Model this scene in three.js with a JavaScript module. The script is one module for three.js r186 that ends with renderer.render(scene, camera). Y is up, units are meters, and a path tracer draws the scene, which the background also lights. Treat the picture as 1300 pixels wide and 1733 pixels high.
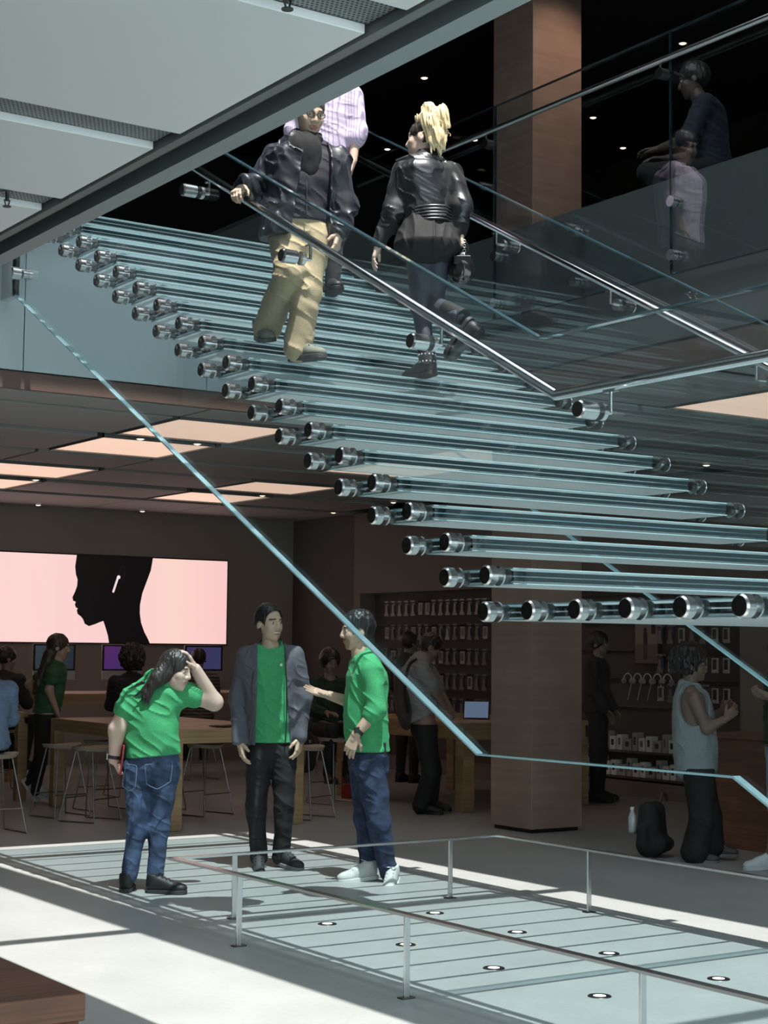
import * as THREE from 'three';
import { RoundedBoxGeometry } from 'three/addons/geometries/RoundedBoxGeometry.js';
import { mergeGeometries } from 'three/addons/utils/BufferGeometryUtils.js';
import { RectAreaLightUniformsLib } from 'three/addons/lights/RectAreaLightUniformsLib.js';
RectAreaLightUniformsLib.init();

// ---------- camera: a phone's long lens at eye height, pitched up a little and rolled by half a degree ----------
const scene = new THREE.Scene();
const renderer = new THREE.WebGLRenderer({ antialias: true });
renderer.toneMapping = THREE.LinearToneMapping;
renderer.toneMappingExposure = 1.27;
renderer.shadowMap.enabled = true;
const FOCAL = 2800, YAW = THREE.MathUtils.degToRad(34.2), PITCH = Math.atan(234 / FOCAL), ROLL = THREE.MathUtils.degToRad(0.54);
const camera = new THREE.PerspectiveCamera(2 * Math.atan(866.5 / FOCAL) * 180 / Math.PI, 1300 / 1733, 0.05, 200);
{
  const f = new THREE.Vector3(Math.sin(YAW) * Math.cos(PITCH), Math.sin(PITCH), -Math.cos(YAW) * Math.cos(PITCH));
  const r = new THREE.Vector3(Math.cos(YAW), 0, Math.sin(YAW)), u = new THREE.Vector3().crossVectors(r, f);
  camera.position.set(0, 1.5, 0);
  camera.up.copy(u.clone().multiplyScalar(Math.cos(ROLL)).addScaledVector(r, -Math.sin(ROLL)));
  camera.lookAt(f.clone().add(camera.position));
}
scene.add(camera);

// ---------- daylight: a clear sky and a high sun that comes in through the roof light above the stairs ----------
scene.background = new THREE.Color().setRGB(2.25, 2.5, 2.65);
const sun = new THREE.DirectionalLight(0xfffaf3, 7.9);
sun.position.set(5 - 0.055 * 20, 20, -6 + 0.33 * 20);
sun.target.position.set(5, 0, -6);
sun.castShadow = true;
sun.shadow.radius = 0.6;
Object.assign(sun.shadow.camera, { left: -12, right: 12, top: 12, bottom: -12, near: 1, far: 40 });
sun.shadow.mapSize.set(4096, 4096);
scene.add(sun, sun.target);

// ---------- helpers ----------
let seed = 7;
const rnd = () => { seed = (seed * 1664525 + 1013904223) >>> 0; return seed / 4294967296; };
const V = (x, y, z) => new THREE.Vector3(x, y, z);
const names = {};
function numbered(n) { const k = names[n] = (names[n] ?? -1) + 1; return k ? n + '_' + String(k).padStart(3, '0') : n; }
const rgb = (r, g, b) => new THREE.Color().setRGB(r, g, b);
function M(color, roughness = 0.6, metalness = 0, extra = {}) {
  const m = new THREE.MeshPhysicalMaterial({ roughness, metalness, ...extra });
  if (color) m.color.copy(Array.isArray(color) ? rgb(...color) : new THREE.Color(color));
  return m;
}
function mesh(name, geo, m, parent) {
  const o = new THREE.Mesh(Array.isArray(geo) ? (geo.length > 1 ? mergeGeometries(geo.map((g) => clean(g))) : geo[0]) : geo, m);
  o.castShadow = o.receiveShadow = true;
  o.name = parent ? name : numbered(name);
  (parent ?? scene).add(o);
  return o;
}
function clean(g) { g = g.index ? g.toNonIndexed() : g; for (const k of Object.keys(g.attributes)) if (!['position', 'normal', 'uv'].includes(k)) g.deleteAttribute(k); return g; }
function thing(name, label, category, pos = [0, 0, 0], turn = 0, group) {
  const o = new THREE.Group(); o.name = numbered(name); o.position.set(...pos); o.rotation.y = turn; scene.add(o);
  return tag(o, label, category, group);
}
function tag(o, label, category, group) { o.userData = { label, category }; if (group) o.userData.group = group; return o; }
function struct(name, geo, m, parent) { const o = mesh(name, geo, m, parent); if (!parent) o.userData = { kind: 'structure' }; return o; }
function sgroup(name) { const o = new THREE.Group(); o.name = numbered(name); o.userData = { kind: 'structure' }; scene.add(o); return o; }
function dup(o, pos, turn, label, group) {
  const c = o.clone(); c.name = numbered(o.name.replace(/_\d{3}$/, '')); c.position.set(...pos); c.rotation.y = turn ?? o.rotation.y; scene.add(c);
  c.userData = { ...o.userData }; if (label) c.userData.label = label; if (group) c.userData.group = group;
  return c;
}
// a box given by its limits, with uv in metres
function box(x0, x1, y0, y1, z0, z1) {
  const g = new THREE.BoxGeometry(x1 - x0, y1 - y0, z1 - z0); g.translate((x0 + x1) / 2, (y0 + y1) / 2, (z0 + z1) / 2);
  return metricUV(g);
}
function metricUV(g) {
  const p = g.attributes.position, n = g.attributes.normal, uv = new Float32Array(p.count * 2);
  for (let i = 0; i < p.count; i++) {
    const ax = Math.abs(n.getX(i)), ay = Math.abs(n.getY(i)), az = Math.abs(n.getZ(i)), x = p.getX(i), y = p.getY(i), z = p.getZ(i);
    if (ay >= ax && ay >= az) { uv[2 * i] = x; uv[2 * i + 1] = z; } else if (ax >= az) { uv[2 * i] = z; uv[2 * i + 1] = y; } else { uv[2 * i] = x; uv[2 * i + 1] = y; }
  }
  g.setAttribute('uv', new THREE.BufferAttribute(uv, 2));
  return g;
}
function rbox(w, h, d, r = 0.006, x = 0, y = 0, z = 0, seg = 2) { const g = new RoundedBoxGeometry(w, h, d, seg, Math.min(r, w / 2.01, h / 2.01, d / 2.01)); g.translate(x, y, z); return metricUV(g); }
function cyl(r0, r1, h, seg, at, axis = 'y') {
  const g = new THREE.CylinderGeometry(r0, r1, h, seg);
  if (axis === 'x') g.rotateZ(Math.PI / 2); if (axis === 'z') g.rotateX(Math.PI / 2);
  g.translate(...at); return g;
}
function bar(a, b, r, seg = 10) {
  a = Array.isArray(a) ? V(...a) : a; b = Array.isArray(b) ? V(...b) : b;
  const d = b.clone().sub(a), g = new THREE.CylinderGeometry(r, r, d.length(), seg);
  g.applyQuaternion(new THREE.Quaternion().setFromUnitVectors(V(0, 1, 0), d.normalize())); g.translate(...a.clone().add(b).multiplyScalar(0.5).toArray());
  return g;
}
function tube(pts, r, seg = 8, n, tension = 0.5) { const c = new THREE.CatmullRomCurve3(pts.map((p) => V(...p)), false, 'catmullrom', tension); return new THREE.TubeGeometry(c, n ?? pts.length * 8, r, seg); }
function noiseTex(w, h, fn, srgb = true, repeat = [1, 1]) {
  const d = new Uint8Array(w * h * 4);
  for (let j = 0; j < h; j++) for (let i = 0; i < w; i++) { const c = fn(i / w, j / h, i, j), k = 4 * (j * w + i); d[k] = c[0]; d[k + 1] = c[1]; d[k + 2] = c[2]; d[k + 3] = 255; }
  const t = new THREE.DataTexture(d, w, h); t.wrapS = t.wrapT = THREE.RepeatWrapping; t.magFilter = THREE.LinearFilter; t.minFilter = THREE.LinearMipmapLinearFilter; t.generateMipmaps = true;
  if (srgb) t.colorSpace = THREE.SRGBColorSpace; t.repeat.set(...repeat); t.needsUpdate = true; return t;
}
// tileable value noise
const lat = []; for (let i = 0; i < 4096; i++) lat.push(rnd());
function vn(x, y, per) {
  const xi = Math.floor(x), yi = Math.floor(y), fx = x - xi, fy = y - yi, s = (t) => t * t * (3 - 2 * t), w = (a) => ((a % per) + per) % per;
  const h = (a, b) => lat[(w(a) * 57 + w(b) * 131 + w(a) * w(b) * 7) & 4095];
  const a = h(xi, yi) + (h(xi + 1, yi) - h(xi, yi)) * s(fx), b = h(xi, yi + 1) + (h(xi + 1, yi + 1) - h(xi, yi + 1)) * s(fx);
  return a + (b - a) * s(fy);
}
const fbm = (u, v, p, o = 4) => { let s = 0, a = 0.5, q = p; for (let i = 0; i < o; i++) { s += a * vn(u * q, v * q, q); a /= 2; q *= 2; } return s; };
function canvasTex(w, h, draw) { const c = document.createElement('canvas'); c.width = w; c.height = h; draw(c.getContext('2d'), w, h); const t = new THREE.CanvasTexture(c); t.colorSpace = THREE.SRGBColorSpace; return t; }

// ---------- materials of the setting ----------
const floorTex = noiseTex(512, 512, (u, v) => { const n = 0.8 * (fbm(u, v, 6, 5) - 0.47) + 0.25 * (vn(u * 128, v * 128, 128) - 0.5), k = 149 + 20 * n; return [k, k + 3, k + 2]; }, true, [0.5, 0.5]);
const mFloor = M(null, 0.42, 0, { map: floorTex });
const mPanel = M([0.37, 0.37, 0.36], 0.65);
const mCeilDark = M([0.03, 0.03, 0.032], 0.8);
const mTrim = M([0.2, 0.215, 0.21], 0.5, 0.3);
const mFasciaTrim = M([0.32, 0.36, 0.36], 0.45, 0.2);
const brushed = noiseTex(256, 256, (u, v, i, j) => { const n = vn(u * 4, v * 128, 128) * 0.7 + vn(u * 16, v * 64, 64) * 0.3, k = 168 + 14 * n; return [k, k, k]; }, false, [1, 1]);
const mSteelPanel = M([0.5, 0.58, 0.61], 0.42, 0.35, { roughnessMap: brushed });
const mBrown = M([0.13, 0.082, 0.068], 0.5, 0.2);
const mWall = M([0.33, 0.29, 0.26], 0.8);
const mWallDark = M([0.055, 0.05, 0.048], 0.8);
const stoneTex = noiseTex(256, 256, (u, v) => { const n = fbm(u, v, 5, 5) - 0.47, m = vn(u * 3, v * 60, 60) - 0.5, k = 1 + 0.25 * n + 0.08 * m; return [150 * k, 125 * k, 112 * k]; }, true, [0.6, 0.6]);
const mColumn = M(null, 0.55, 0.0, { map: stoneTex });
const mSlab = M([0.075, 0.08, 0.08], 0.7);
const mSteel = M([0.62, 0.63, 0.63], 0.24, 1);
const mSteelDark = M([0.12, 0.12, 0.115], 0.35, 1);
const mChrome = M([0.75, 0.76, 0.77], 0.14, 1);
const mBlack = M([0.012, 0.012, 0.013], 0.5);
const mWhite = M([0.72, 0.72, 0.7], 0.5);

// ---------- the room ----------
const FZ = 1.5, CU = 7.7, H = 3.3, F2 = 4.49, ROOF = 8.4, XN = 2.83, XF = 7.25, ZB = -10.94;
struct('floor', box(-6, 17, -0.2, 0, -20.4, FZ + 0.2), mFloor);
struct('wall_back', box(-6, 17, 0, ROOF, -20.4, -20), mWall);
struct('wall_left', box(-6.4, -6, 0, ROOF, -20.4, FZ + 0.2), mWall);
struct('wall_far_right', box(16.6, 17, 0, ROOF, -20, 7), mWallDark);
// the front of the shop: wall with a wide glazed opening behind the viewer
struct('wall_front', [box(-6, -3, 0, ROOF, FZ, FZ + 0.2), box(9, 17, 0, ROOF, FZ, FZ + 0.2), box(-3, 9, 3.2, ROOF, FZ, FZ + 0.2)], mWall);
struct('window_1', box(-3, 9, 0, 3.2, FZ + 0.08, FZ + 0.1), M([0.9, 0.95, 0.95], 0, 0, { transmission: 1, thickness: 0 }));
// upper floor: its slab round the stair opening
struct('floor_upper_back', box(-6, 16.6, H + 0.16, F2, -20, ZB), mSlab);
struct('floor_upper_right', box(XF, 16.6, H + 0.16, F2, ZB, FZ), mSlab);
struct('floor_upper_left', box(-6, XN - 0.2, H + 0.2, F2, ZB, FZ), mSlab);
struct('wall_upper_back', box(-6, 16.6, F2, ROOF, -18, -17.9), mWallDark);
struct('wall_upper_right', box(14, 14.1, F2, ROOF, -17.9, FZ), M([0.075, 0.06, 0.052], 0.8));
// roof with the long roof light over the stairs; a deep beam splits it lengthwise
const KX = 0.055, KZ = -0.33, RX = (x) => x - KX * ROOF, RZ = (z) => z - KZ * ROOF;
const ox0 = 2.3, ox1 = RX(6.95), oz0 = -9.25, oz1 = 1.2;
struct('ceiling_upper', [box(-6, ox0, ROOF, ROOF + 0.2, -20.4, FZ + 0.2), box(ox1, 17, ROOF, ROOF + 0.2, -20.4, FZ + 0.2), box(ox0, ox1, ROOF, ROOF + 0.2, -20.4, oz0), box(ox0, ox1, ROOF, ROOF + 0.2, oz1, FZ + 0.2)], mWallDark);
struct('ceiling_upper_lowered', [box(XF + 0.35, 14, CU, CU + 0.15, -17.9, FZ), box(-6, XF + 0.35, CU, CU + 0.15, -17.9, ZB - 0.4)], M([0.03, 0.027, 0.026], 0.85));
struct('trim_1', box(RX(3.95), RX(4.29), ROOF - 0.1, ROOF + 0.3, oz0, oz1), mFasciaTrim);
for (const z of [-8.53, -5.33, -2.13]) struct('trim_2', box(ox0, ox1, ROOF + 0.05, ROOF + 0.2, z - 0.04, z + 0.04), mFasciaTrim);
struct('trim_3', box(RX(6.55) - 0.03, RX(6.55) + 0.03, ROOF + 0.05, ROOF + 0.2, oz0, oz1), mFasciaTrim);

// near ceiling over the viewer: white panels, perforated strips between them, dark reveal and edge band
const perfTex = canvasTex(128, 128, (c, w, h) => { c.fillStyle = '#8d9492'; c.fillRect(0, 0, w, h); c.fillStyle = '#1b1d1d'; for (let j = 0; j < 8; j++) for (let i = 0; i < 8; i++) { c.beginPath(); c.arc((i + (j % 2 ? 0.75 : 0.25)) * 16, (j + 0.5) * 16, 4.6, 0, 7); c.fill(); } });
perfTex.wrapS = perfTex.wrapT = THREE.RepeatWrapping; perfTex.repeat.set(8, 8);
const mPerf = M(null, 0.5, 0.3, { map: perfTex });
{
  const c = sgroup('ceiling');
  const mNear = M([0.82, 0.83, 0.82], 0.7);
  const rows = [[-10.6, -9.5], [-9.3, -8.2], [-7.95, -6.37], [-6.166, -5.337], [-5.126, -3.948], [-3.735, -2.55], [-2.34, -1.2], [-1.0, 0.2], [0.4, 1.4]];
  struct('backing', box(-6, 2.655, H + 0.06, H + 0.2, ZB, FZ), mCeilDark, c);
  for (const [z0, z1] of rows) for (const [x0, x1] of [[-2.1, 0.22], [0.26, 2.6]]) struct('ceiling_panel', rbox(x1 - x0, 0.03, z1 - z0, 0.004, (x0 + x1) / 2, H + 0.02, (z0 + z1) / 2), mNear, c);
  for (let i = 0; i + 1 < rows.length; i++) struct('perforated_strip', box(-2.1, 2.6, H + 0.03, H + 0.045, rows[i][1] + 0.012, rows[i + 1][0] - 0.012), mPerf, c);
  struct('frame_strip', box(2.612, 2.65, H, H + 0.06, ZB, FZ), mTrim, c);
  struct('reveal', box(2.65, 2.75, H + 0.14, H + 0.2, ZB, FZ), mBlack, c);
  struct('reveal_side', box(2.65, 2.655, H, H + 0.14, ZB, FZ), mBlack, c);
  struct('edge_band', box(2.745, 2.83, H, F2, ZB, FZ), mFasciaTrim, c);
}
// sprinkler heads hanging under the strips
function sprinkler(x, z, label) {
  const t = thing('sprinkler_head', label, 'sprinkler', [x, H + 0.03, z]);
  mesh('rosette', cyl(0.022, 0.026, 0.006, 20, [0, -0.003, 0]), mSteel, t);
  mesh('stem', cyl(0.008, 0.008, 0.036, 12, [0, -0.022, 0]), mSteelDark, t);
  mesh('frame_arm', [bar([-0.012, -0.035, 0], [-0.004, -0.062, 0], 0.003, 6), bar([0.012, -0.035, 0], [0.004, -0.062, 0], 0.003, 6)], mSteelDark, t);
  mesh('deflector', cyl(0.017, 0.017, 0.003, 16, [0, -0.063, 0]), mSteelDark, t);
}
sprinkler(2.27, -3.84, 'steel sprinkler head under the perforated strip at the top edge');
sprinkler(2.41, -6.27, 'small sprinkler head under the dark strip nearest the left edge');

// ceiling of the ground floor beyond the opening: long panels with dark slots between, some of them luminous
const zRows = [[-11.5, -11.06], [-12.78, -11.62], [-14.2, -13.03], [-15.28, -14.4], [-16.6, -15.5], [-18.12, -17.0], [-19.95, -18.4]];
const litX = [[5.93, 7.03], [8.85, 9.95], [11.75, 12.8], [3.0, 4.1]];
const mLight = M([0.8, 0.7, 0.62], 0.6, 0, { emissive: rgb(1.0, 0.66, 0.5), emissiveIntensity: 0.68 });
{
  const c = sgroup('ceiling_back');
  struct('backing', box(-6, 16.6, H + 0.1, H + 0.16, -20, ZB - 0.02), mCeilDark, c);
  const segs = [[-3, 0], [0.05, 2.95], [4.15, 5.88], [7.08, 8.8], [10.0, 11.7], [12.85, 14.5]];
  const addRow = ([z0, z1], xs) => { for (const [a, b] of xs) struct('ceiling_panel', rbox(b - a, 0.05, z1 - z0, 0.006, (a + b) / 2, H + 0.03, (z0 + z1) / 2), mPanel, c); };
  for (const r of zRows) {
    const lit = [1, 2, 4, 5].includes(zRows.indexOf(r));
    addRow(r, lit ? segs : [...segs, ...litX.map(([a, b]) => [a - 0.02, b + 0.02])]);
  }
  struct('slot_blade', zRows.map(([z0]) => box(-6, 16.6, H + 0.02, H + 0.05, z0 - 0.09, z0 - 0.06)), mBrown, c);
  const r = sgroup('ceiling_right');
  struct('backing', box(XF + 0.02, 16.6, H + 0.1, H + 0.16, ZB, FZ), mCeilDark, r);
  for (const [z0, z1] of [[-10.8, -10.25], [-10.15, -9.1], [-8.85, -7.7], [-7.45, -6.4], [-6.2, -5.1], [-4.9, -3.8], [-3.5, -2]]) for (const [a, b] of [[7.3, 8.48], [8.53, 9.65], [9.7, 11.3], [11.35, 13]]) {
    if (z0 === -8.85 && a === 8.53) continue;
    struct('ceiling_panel', rbox(b - a, 0.05, z1 - z0, 0.006, (a + b) / 2, H + 0.03, (z0 + z1) / 2), mPanel, r);
  }
}
function ceilingLight(x0, x1, z0, z1, label, group) {
  const t = thing('ceiling_light', label, 'ceiling light', [(x0 + x1) / 2, H, (z0 + z1) / 2], 0, group), w = x1 - x0, d = z1 - z0;
  mesh('frame', [box(-w / 2, w / 2, 0.0, 0.06, -d / 2, -d / 2 + 0.012), box(-w / 2, w / 2, 0.0, 0.06, d / 2 - 0.012, d / 2), box(-w / 2, -w / 2 + 0.012, 0.0, 0.06, -d / 2, d / 2), box(w / 2 - 0.012, w / 2, 0.0, 0.06, -d / 2, d / 2)], mTrim, t);
  mesh('diffuser', box(-w / 2 + 0.012, w / 2 - 0.012, 0.012, 0.03, -d / 2 + 0.012, d / 2 - 0.012), mLight, t);
  const l = new THREE.RectAreaLight(new THREE.Color().setRGB(1, 0.76, 0.64), LAMP, w - 0.03, d - 0.03);
  l.position.set(0, 0.008, 0); l.rotation.x = -Math.PI / 2; t.add(l);
}
const LAMP = 0.2;
{
  const R = zRows;
  const list = [[0, 1, 'the one nearest the blue fascia, centre left'], [0, 2, 'just behind the one nearest the fascia'], [0, 4, 'left edge of the picture, front one of the pair'], [0, 5, 'left edge of the picture, rear one of the pair'],
    [1, 4, 'left of the stairs, front one of two'], [1, 5, 'above the wall screen corner, farthest back'], [1, 1, 'seen between the glass treads behind the stairs'], [1, 2, 'seen through the middle glass treads, behind another lamp panel']];
  for (const [c, r, l] of list) ceilingLight(litX[c][0], litX[c][1], R[r][0], R[r][1], 'warm square luminous ceiling panel, ' + l, 'luminous ceiling panels');
  ceilingLight(8.53, 9.65, -8.85, -7.7, 'warm square luminous ceiling panel at the right edge under the stair landing', 'luminous ceiling panels');
}
// small recessed downlights
const mGlow = M([0.9, 0.8, 0.7], 0.5, 0, { emissive: rgb(1, 0.8, 0.55), emissiveIntensity: 2.2 });
function downlight(x, y, z, label, r = 0.035, group = 'recessed downlights') {
  const t = thing('downlight', label, 'downlight', [x, y, z], 0, group);
  mesh('ring', new THREE.TorusGeometry(r * 1.25, r * 0.25, 6, 20).rotateX(Math.PI / 2), mTrim, t);
  mesh('lamp_lens', new THREE.SphereGeometry(r, 14, 8, 0, 7, Math.PI * 0.5, Math.PI * 0.5).scale(1, 0.45, 1), mGlow, t);
}
for (const [x, z, l] of [[6.2, -12.86, 'left one by the nearest lamp panel'], [6.75, -12.86, 'right one by the nearest lamp panel'], [6.85, -16.75, 'by the lamp panels at the left edge'], [8.1, -19.7, 'above the wall screen, left one'], [9.55, -19.7, 'above the wall screen, right one'],
  [9.66, -16.75, 'between the two panels left of the stairs'], [11.6, -18.25, 'right end, above the shelf wall corner'], [11.35, -16.5, 'behind the lowest glass treads'], [11.37, -11.26, 'right of the column under the stairs']]) downlight(x, H - 0.005, z, 'tiny warm downlight in the shop ceiling, ' + l);
for (const [x, z, l] of [[10.16, -14.25, 'beside the blonde bun'], [10.21, -15.71, 'left of the leather jacket woman'], [11.93, -15.67, 'right of the bun by the upper handrail'], [12.59, -15.66, 'left of the upper column'], [11.7, -11.88, 'highest, above the upper handrail'], [12.53, -14.19, 'right of the upper column'], [13.6, -14.85, 'low, over the grey upper floor edge'], [11.28, -16.6, 'left of the leather collar']]) downlight(x, CU - 0.005, z, 'tiny warm downlight in the dark upper ceiling, ' + l, 0.036);

{ // brighter spot that washes the front of the column upstairs
  const t = thing('downlight', 'warm downlight out of view above the front of the upper column', 'downlight', [9.1, CU, -9.9]);
  mesh('ring', new THREE.TorusGeometry(0.07, 0.014, 6, 20).rotateX(Math.PI / 2), mTrim, t); mesh('lamp_lens', cyl(0.06, 0.06, 0.012, 20, [0, -0.006, 0]), mGlow, t);
  const l = new THREE.SpotLight(new THREE.Color().setRGB(1, 0.74, 0.56), 4.5, 0, 0.75, 0.6, 2); l.position.set(0, -0.03, 0); l.target.position.set(0, -3, -0.9); l.castShadow = true; t.add(l, l.target);
}
// fascia of the upper floor behind the stairs: steel panels with open joints over a brown band
{
  const f = sgroup('trim_4');
  for (let i = -3, x = 4.35 - 3 * 1.45; x < XF; i++, x += 1.45) struct('steel_panel', rbox(1.444, F2 - H - 0.13, 0.03, 0.003, x + 0.722, (F2 + H + 0.125) / 2, ZB + 0.015), mSteelPanel, f);
  struct('brown_band', box(-6, XF, H, H + 0.12, ZB - 0.02, ZB + 0.02), mBrown, f);
}
struct('trim_5', box(XF, XF + 0.02, H - 0.01, H + 0.14, ZB, FZ), mBrown);
// square clad column that runs through both floors
{
  const c = sgroup('column');
  for (const [y0, y1] of [[0.03, H], [H, F2], [F2, CU]]) {
    struct('cladding_panel', rbox(0.55, y1 - y0 - 0.004, 0.55, 0.006, 9.08, (y0 + y1) / 2, -11.02), mColumn, c);
  }
  struct('plinth', box(8.83, 9.33, 0, 0.03, -11.27, -10.77), mBlack, c);
}

// ---------- the glass staircase ----------
const mPane = M([0.94, 0.97, 0.975], 0.0, 0, { transmission: 1, thickness: 0, ior: 1.5 });
const mEdge = M([0.42, 0.68, 0.74], 0.25, 0, { clearcoat: 1 });
const mTread = M([0.84, 0.935, 0.96], 0.38, 0, { transmission: 0.95, thickness: 0, ior: 1.45 });
const mEdgeDark = M([0.015, 0.03, 0.036], 0.1, 0, { clearcoat: 1 });
const mEdgeTop = M([0.05, 0.1, 0.125], 0.15, 0, { clearcoat: 1 });
const mEdgeLight = M([0.42, 0.62, 0.66], 0.15, 0, { transmission: 0.35, thickness: 0 });
const XS = 4.2, XE = 6.45, E0 = 1.661, RISE = 0.149, RUN = 0.279, Z1 = -5.364, LANDING_END = -3.68;
const stairs = thing('glass_staircase', 'glass staircase with laminated treads, steel disc fittings and steel handrails', 'staircase');
// side panels: one outline in (z, y), cut to the slope and level at the landing
function panelShape() {
  const pts = [[-10.7, 3.91], [-5.462, 1.08], [-4.03, 1.085], [-2.2, 0.1], [-1.2, 0.1], [-1.2, 1.3], [-3.63, 2.75], [-5.074, 2.75], [-10.7, 5.74]];
  return new THREE.Shape(pts.map(([z, y]) => new THREE.Vector2(-z, y)));
}
function sidePanel(x) {
  const g = new THREE.ExtrudeGeometry(panelShape(), { depth: 0.03, bevelEnabled: false });
  g.rotateY(Math.PI / 2); g.translate(x - 0.015, 0, 0);
  const p = mesh('side_panel', g, mPane, stairs);
  const edge = (a, b, w = 0.034) => { const d = Math.hypot(b[0] - a[0], b[1] - a[1]), e = new THREE.BoxGeometry(w, 0.008, d); e.rotateX(-Math.atan2(b[1] - a[1], b[0] - a[0])); e.translate(x, (a[1] + b[1]) / 2, (a[0] + b[0]) / 2); return e; };
  const E = [[-10.7, 3.906], [-5.462, 1.076], [-4.03, 1.081], [-2.2, 0.096]], T = [[-10.7, 5.744], [-5.074, 2.754], [-3.63, 2.754], [-1.2, 1.304]];
  mesh('lower_edge', [edge(E[0], E[1]), edge(E[1], E[2]), edge(E[2], E[3])], mEdge, p);
  mesh('upper_edge', [edge(T[0], T[1]), edge(T[1], T[2]), edge(T[2], T[3])], mEdgeTop, p);
  if (x < 5) mesh('end_edge', [box(x - 0.017, x + 0.017, 3.91, 5.74, -10.704, -10.7)], mEdgeDark, p);
}
sidePanel(XS); sidePanel(XE);
// a tread: a plate of laminated glass, its dark polished edge with paler layers, and discs that bolt it to the panels
function discGeo(sign) {
  return [cyl(0.042, 0.042, 0.034, 28, [sign * 0.03, 0, 0], 'x'), cyl(0.036, 0.042, 0.008, 28, [sign * 0.051, 0, 0], 'x').scale(1, 1, 1), cyl(0.042, 0.042, 0.008, 28, [-sign * 0.019, 0, 0], 'x'), cyl(0.02, 0.02, 0.05, 16, [sign * 0.005, 0, 0], 'x')];
}
const faceGeo = (sign) => { const g = []; for (let k = 0; k < 3; k++) { const b = new THREE.BoxGeometry(0.003, 0.003, 0.05); b.rotateX(k * Math.PI / 3); b.translate(sign * 0.0565, 0, 0); g.push(b); } g.push(cyl(0.034, 0.034, 0.002, 24, [sign * 0.0555, 0, 0], 'x')); return g; };
const gDisc = { n: mergeGeometries(discGeo(-1).map(clean)), f: mergeGeometries(discGeo(1).map(clean)) };
const gStem = { n: cyl(0.03, 0.03, 0.055, 20, [0.044, 0, 0], 'x'), f: cyl(0.027, 0.027, 0.058, 20, [-0.048, 0, 0], 'x') };
const gFace = { n: mergeGeometries(faceGeo(-1).map(clean)), f: mergeGeometries(faceGeo(1).map(clean)) };
const X0 = XS + 0.066, X1 = XE - 0.075;
function tread(y, z0, z1, discZ, name = 'tread') {
  const t = new THREE.Group(); t.name = name; t.position.set(0, y, 0); stairs.add(t);
  const h = 0.034;
  mesh('glass_plate', box(X0 + 0.004, X1 - 0.004, -h, h, z0 + 0.004, z1 - 0.004), mTread, t);
  const lay = [], pale = [];
  // front and back edge, both ends: layers, pale and dark by turns
  const ys = [[-h, -h + 0.005, 1], [-0.021, -0.004, 0], [0.001, 0.02, 0], [h - 0.005, h, 1]];
  for (const [a, b, p] of ys) {
    const out = p ? 0.001 : 0;
    const list = p ? pale : lay;
    list.push(box(X0, X1, a, b, z1 - 0.004, z1 + out), box(X0 - out, X0 + 0.004, a, b, z0, z1), box(X1 - 0.004, X1 + out, a, b, z0, z1));
    if (p) list.push(box(X0, X1, a, b, z0 - out, z0 + 0.004));
  }
  mesh('edge_core', lay, mEdgeDark, t); mesh('edge_layer', pale, mEdgeLight, t);
  for (const z of discZ) for (const [x, k] of [[XS, 'n'], [XE, 'f']]) {
    const d = mesh('disc_fitting', gDisc[k], mSteel, t); d.position.set(x, 0, z);
    const c = mesh('clamp_stem', gStem[k], mSteelDark, t); c.position.set(x, 0, z);
  }
}
for (let n = 1; n <= 18; n++) { const zf = Z1 - RUN * (n - 1); tread(E0 + RISE * n, zf - RUN - 0.02, zf + 0.035, [zf, zf - RUN]); }
tread(E0, Z1 - 0.1, LANDING_END + 0.07, [0, 1, 2, 3, 4, 5].map((k) => Z1 - 0.01 + k * 0.2835), 'landing_plate');
for (let n = 1; n <= 10; n++) { const zb = LANDING_END + RUN * (n - 1); tread(E0 - RISE * n, zb - 0.02, zb + RUN + 0.035, [zb, zb + RUN]); }
// dark cut faces of the nearest disc fittings
stairs.children.filter((t) => t.name === 'tread' || t.name === 'landing_plate').forEach((t) => t.children.filter((d) => d.name === 'disc_fitting').forEach((d) => { const f = mesh('disc_cap', d.position.x < 5 ? gFace.n : gFace.f, mSteelDark, t); f.position.copy(d.position); }));
// handrails on round brackets through the glass
function handrail(x, side, pts, brackets) {
  const g = new THREE.Group(); g.name = 'handrail'; stairs.add(g);
  const parts = [];
  for (let i = 0; i + 1 < pts.length; i++) parts.push(bar([x, pts[i][1], pts[i][0]], [x, pts[i + 1][1], pts[i + 1][0]], 0.0225, 20));
  for (const p of pts.slice(1, -1)) { const s = new THREE.SphereGeometry(0.0225, 18, 12); s.translate(x, p[1], p[0]); parts.push(s); }
  mesh('rail_tube', parts, mChrome, g);
  for (const [z, y, ry] of brackets) {
    const px = x - side * 0.08;
    mesh('bracket_disc', [cyl(0.035, 0.035, 0.075, 28, [px - side * 0.045, y, z], 'x'), cyl(0.03, 0.035, 0.006, 28, [px - side * 0.086, y, z], 'x'), cyl(0.035, 0.035, 0.02, 28, [px + side * 0.03, y, z], 'x')], mSteel, g);
    mesh('bracket_face', cyl(0.03, 0.03, 0.004, 24, [px - side * 0.09, y, z], 'x'), mSteelDark, g);
    mesh('bracket_arm', [bar([px + side * 0.02, y, z], [x, y, z], 0.008), bar([x, y, z], [x, ry - 0.018, z], 0.008), box(x - 0.012, x + 0.012, ry - 0.03, ry - 0.02, z - 0.035, z + 0.035)], mSteel, g);
  }
}
const railY = (z) => z < -5.065 ? 2.53 + (-5.065 - z) * 0.5345 : 2.53;
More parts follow.
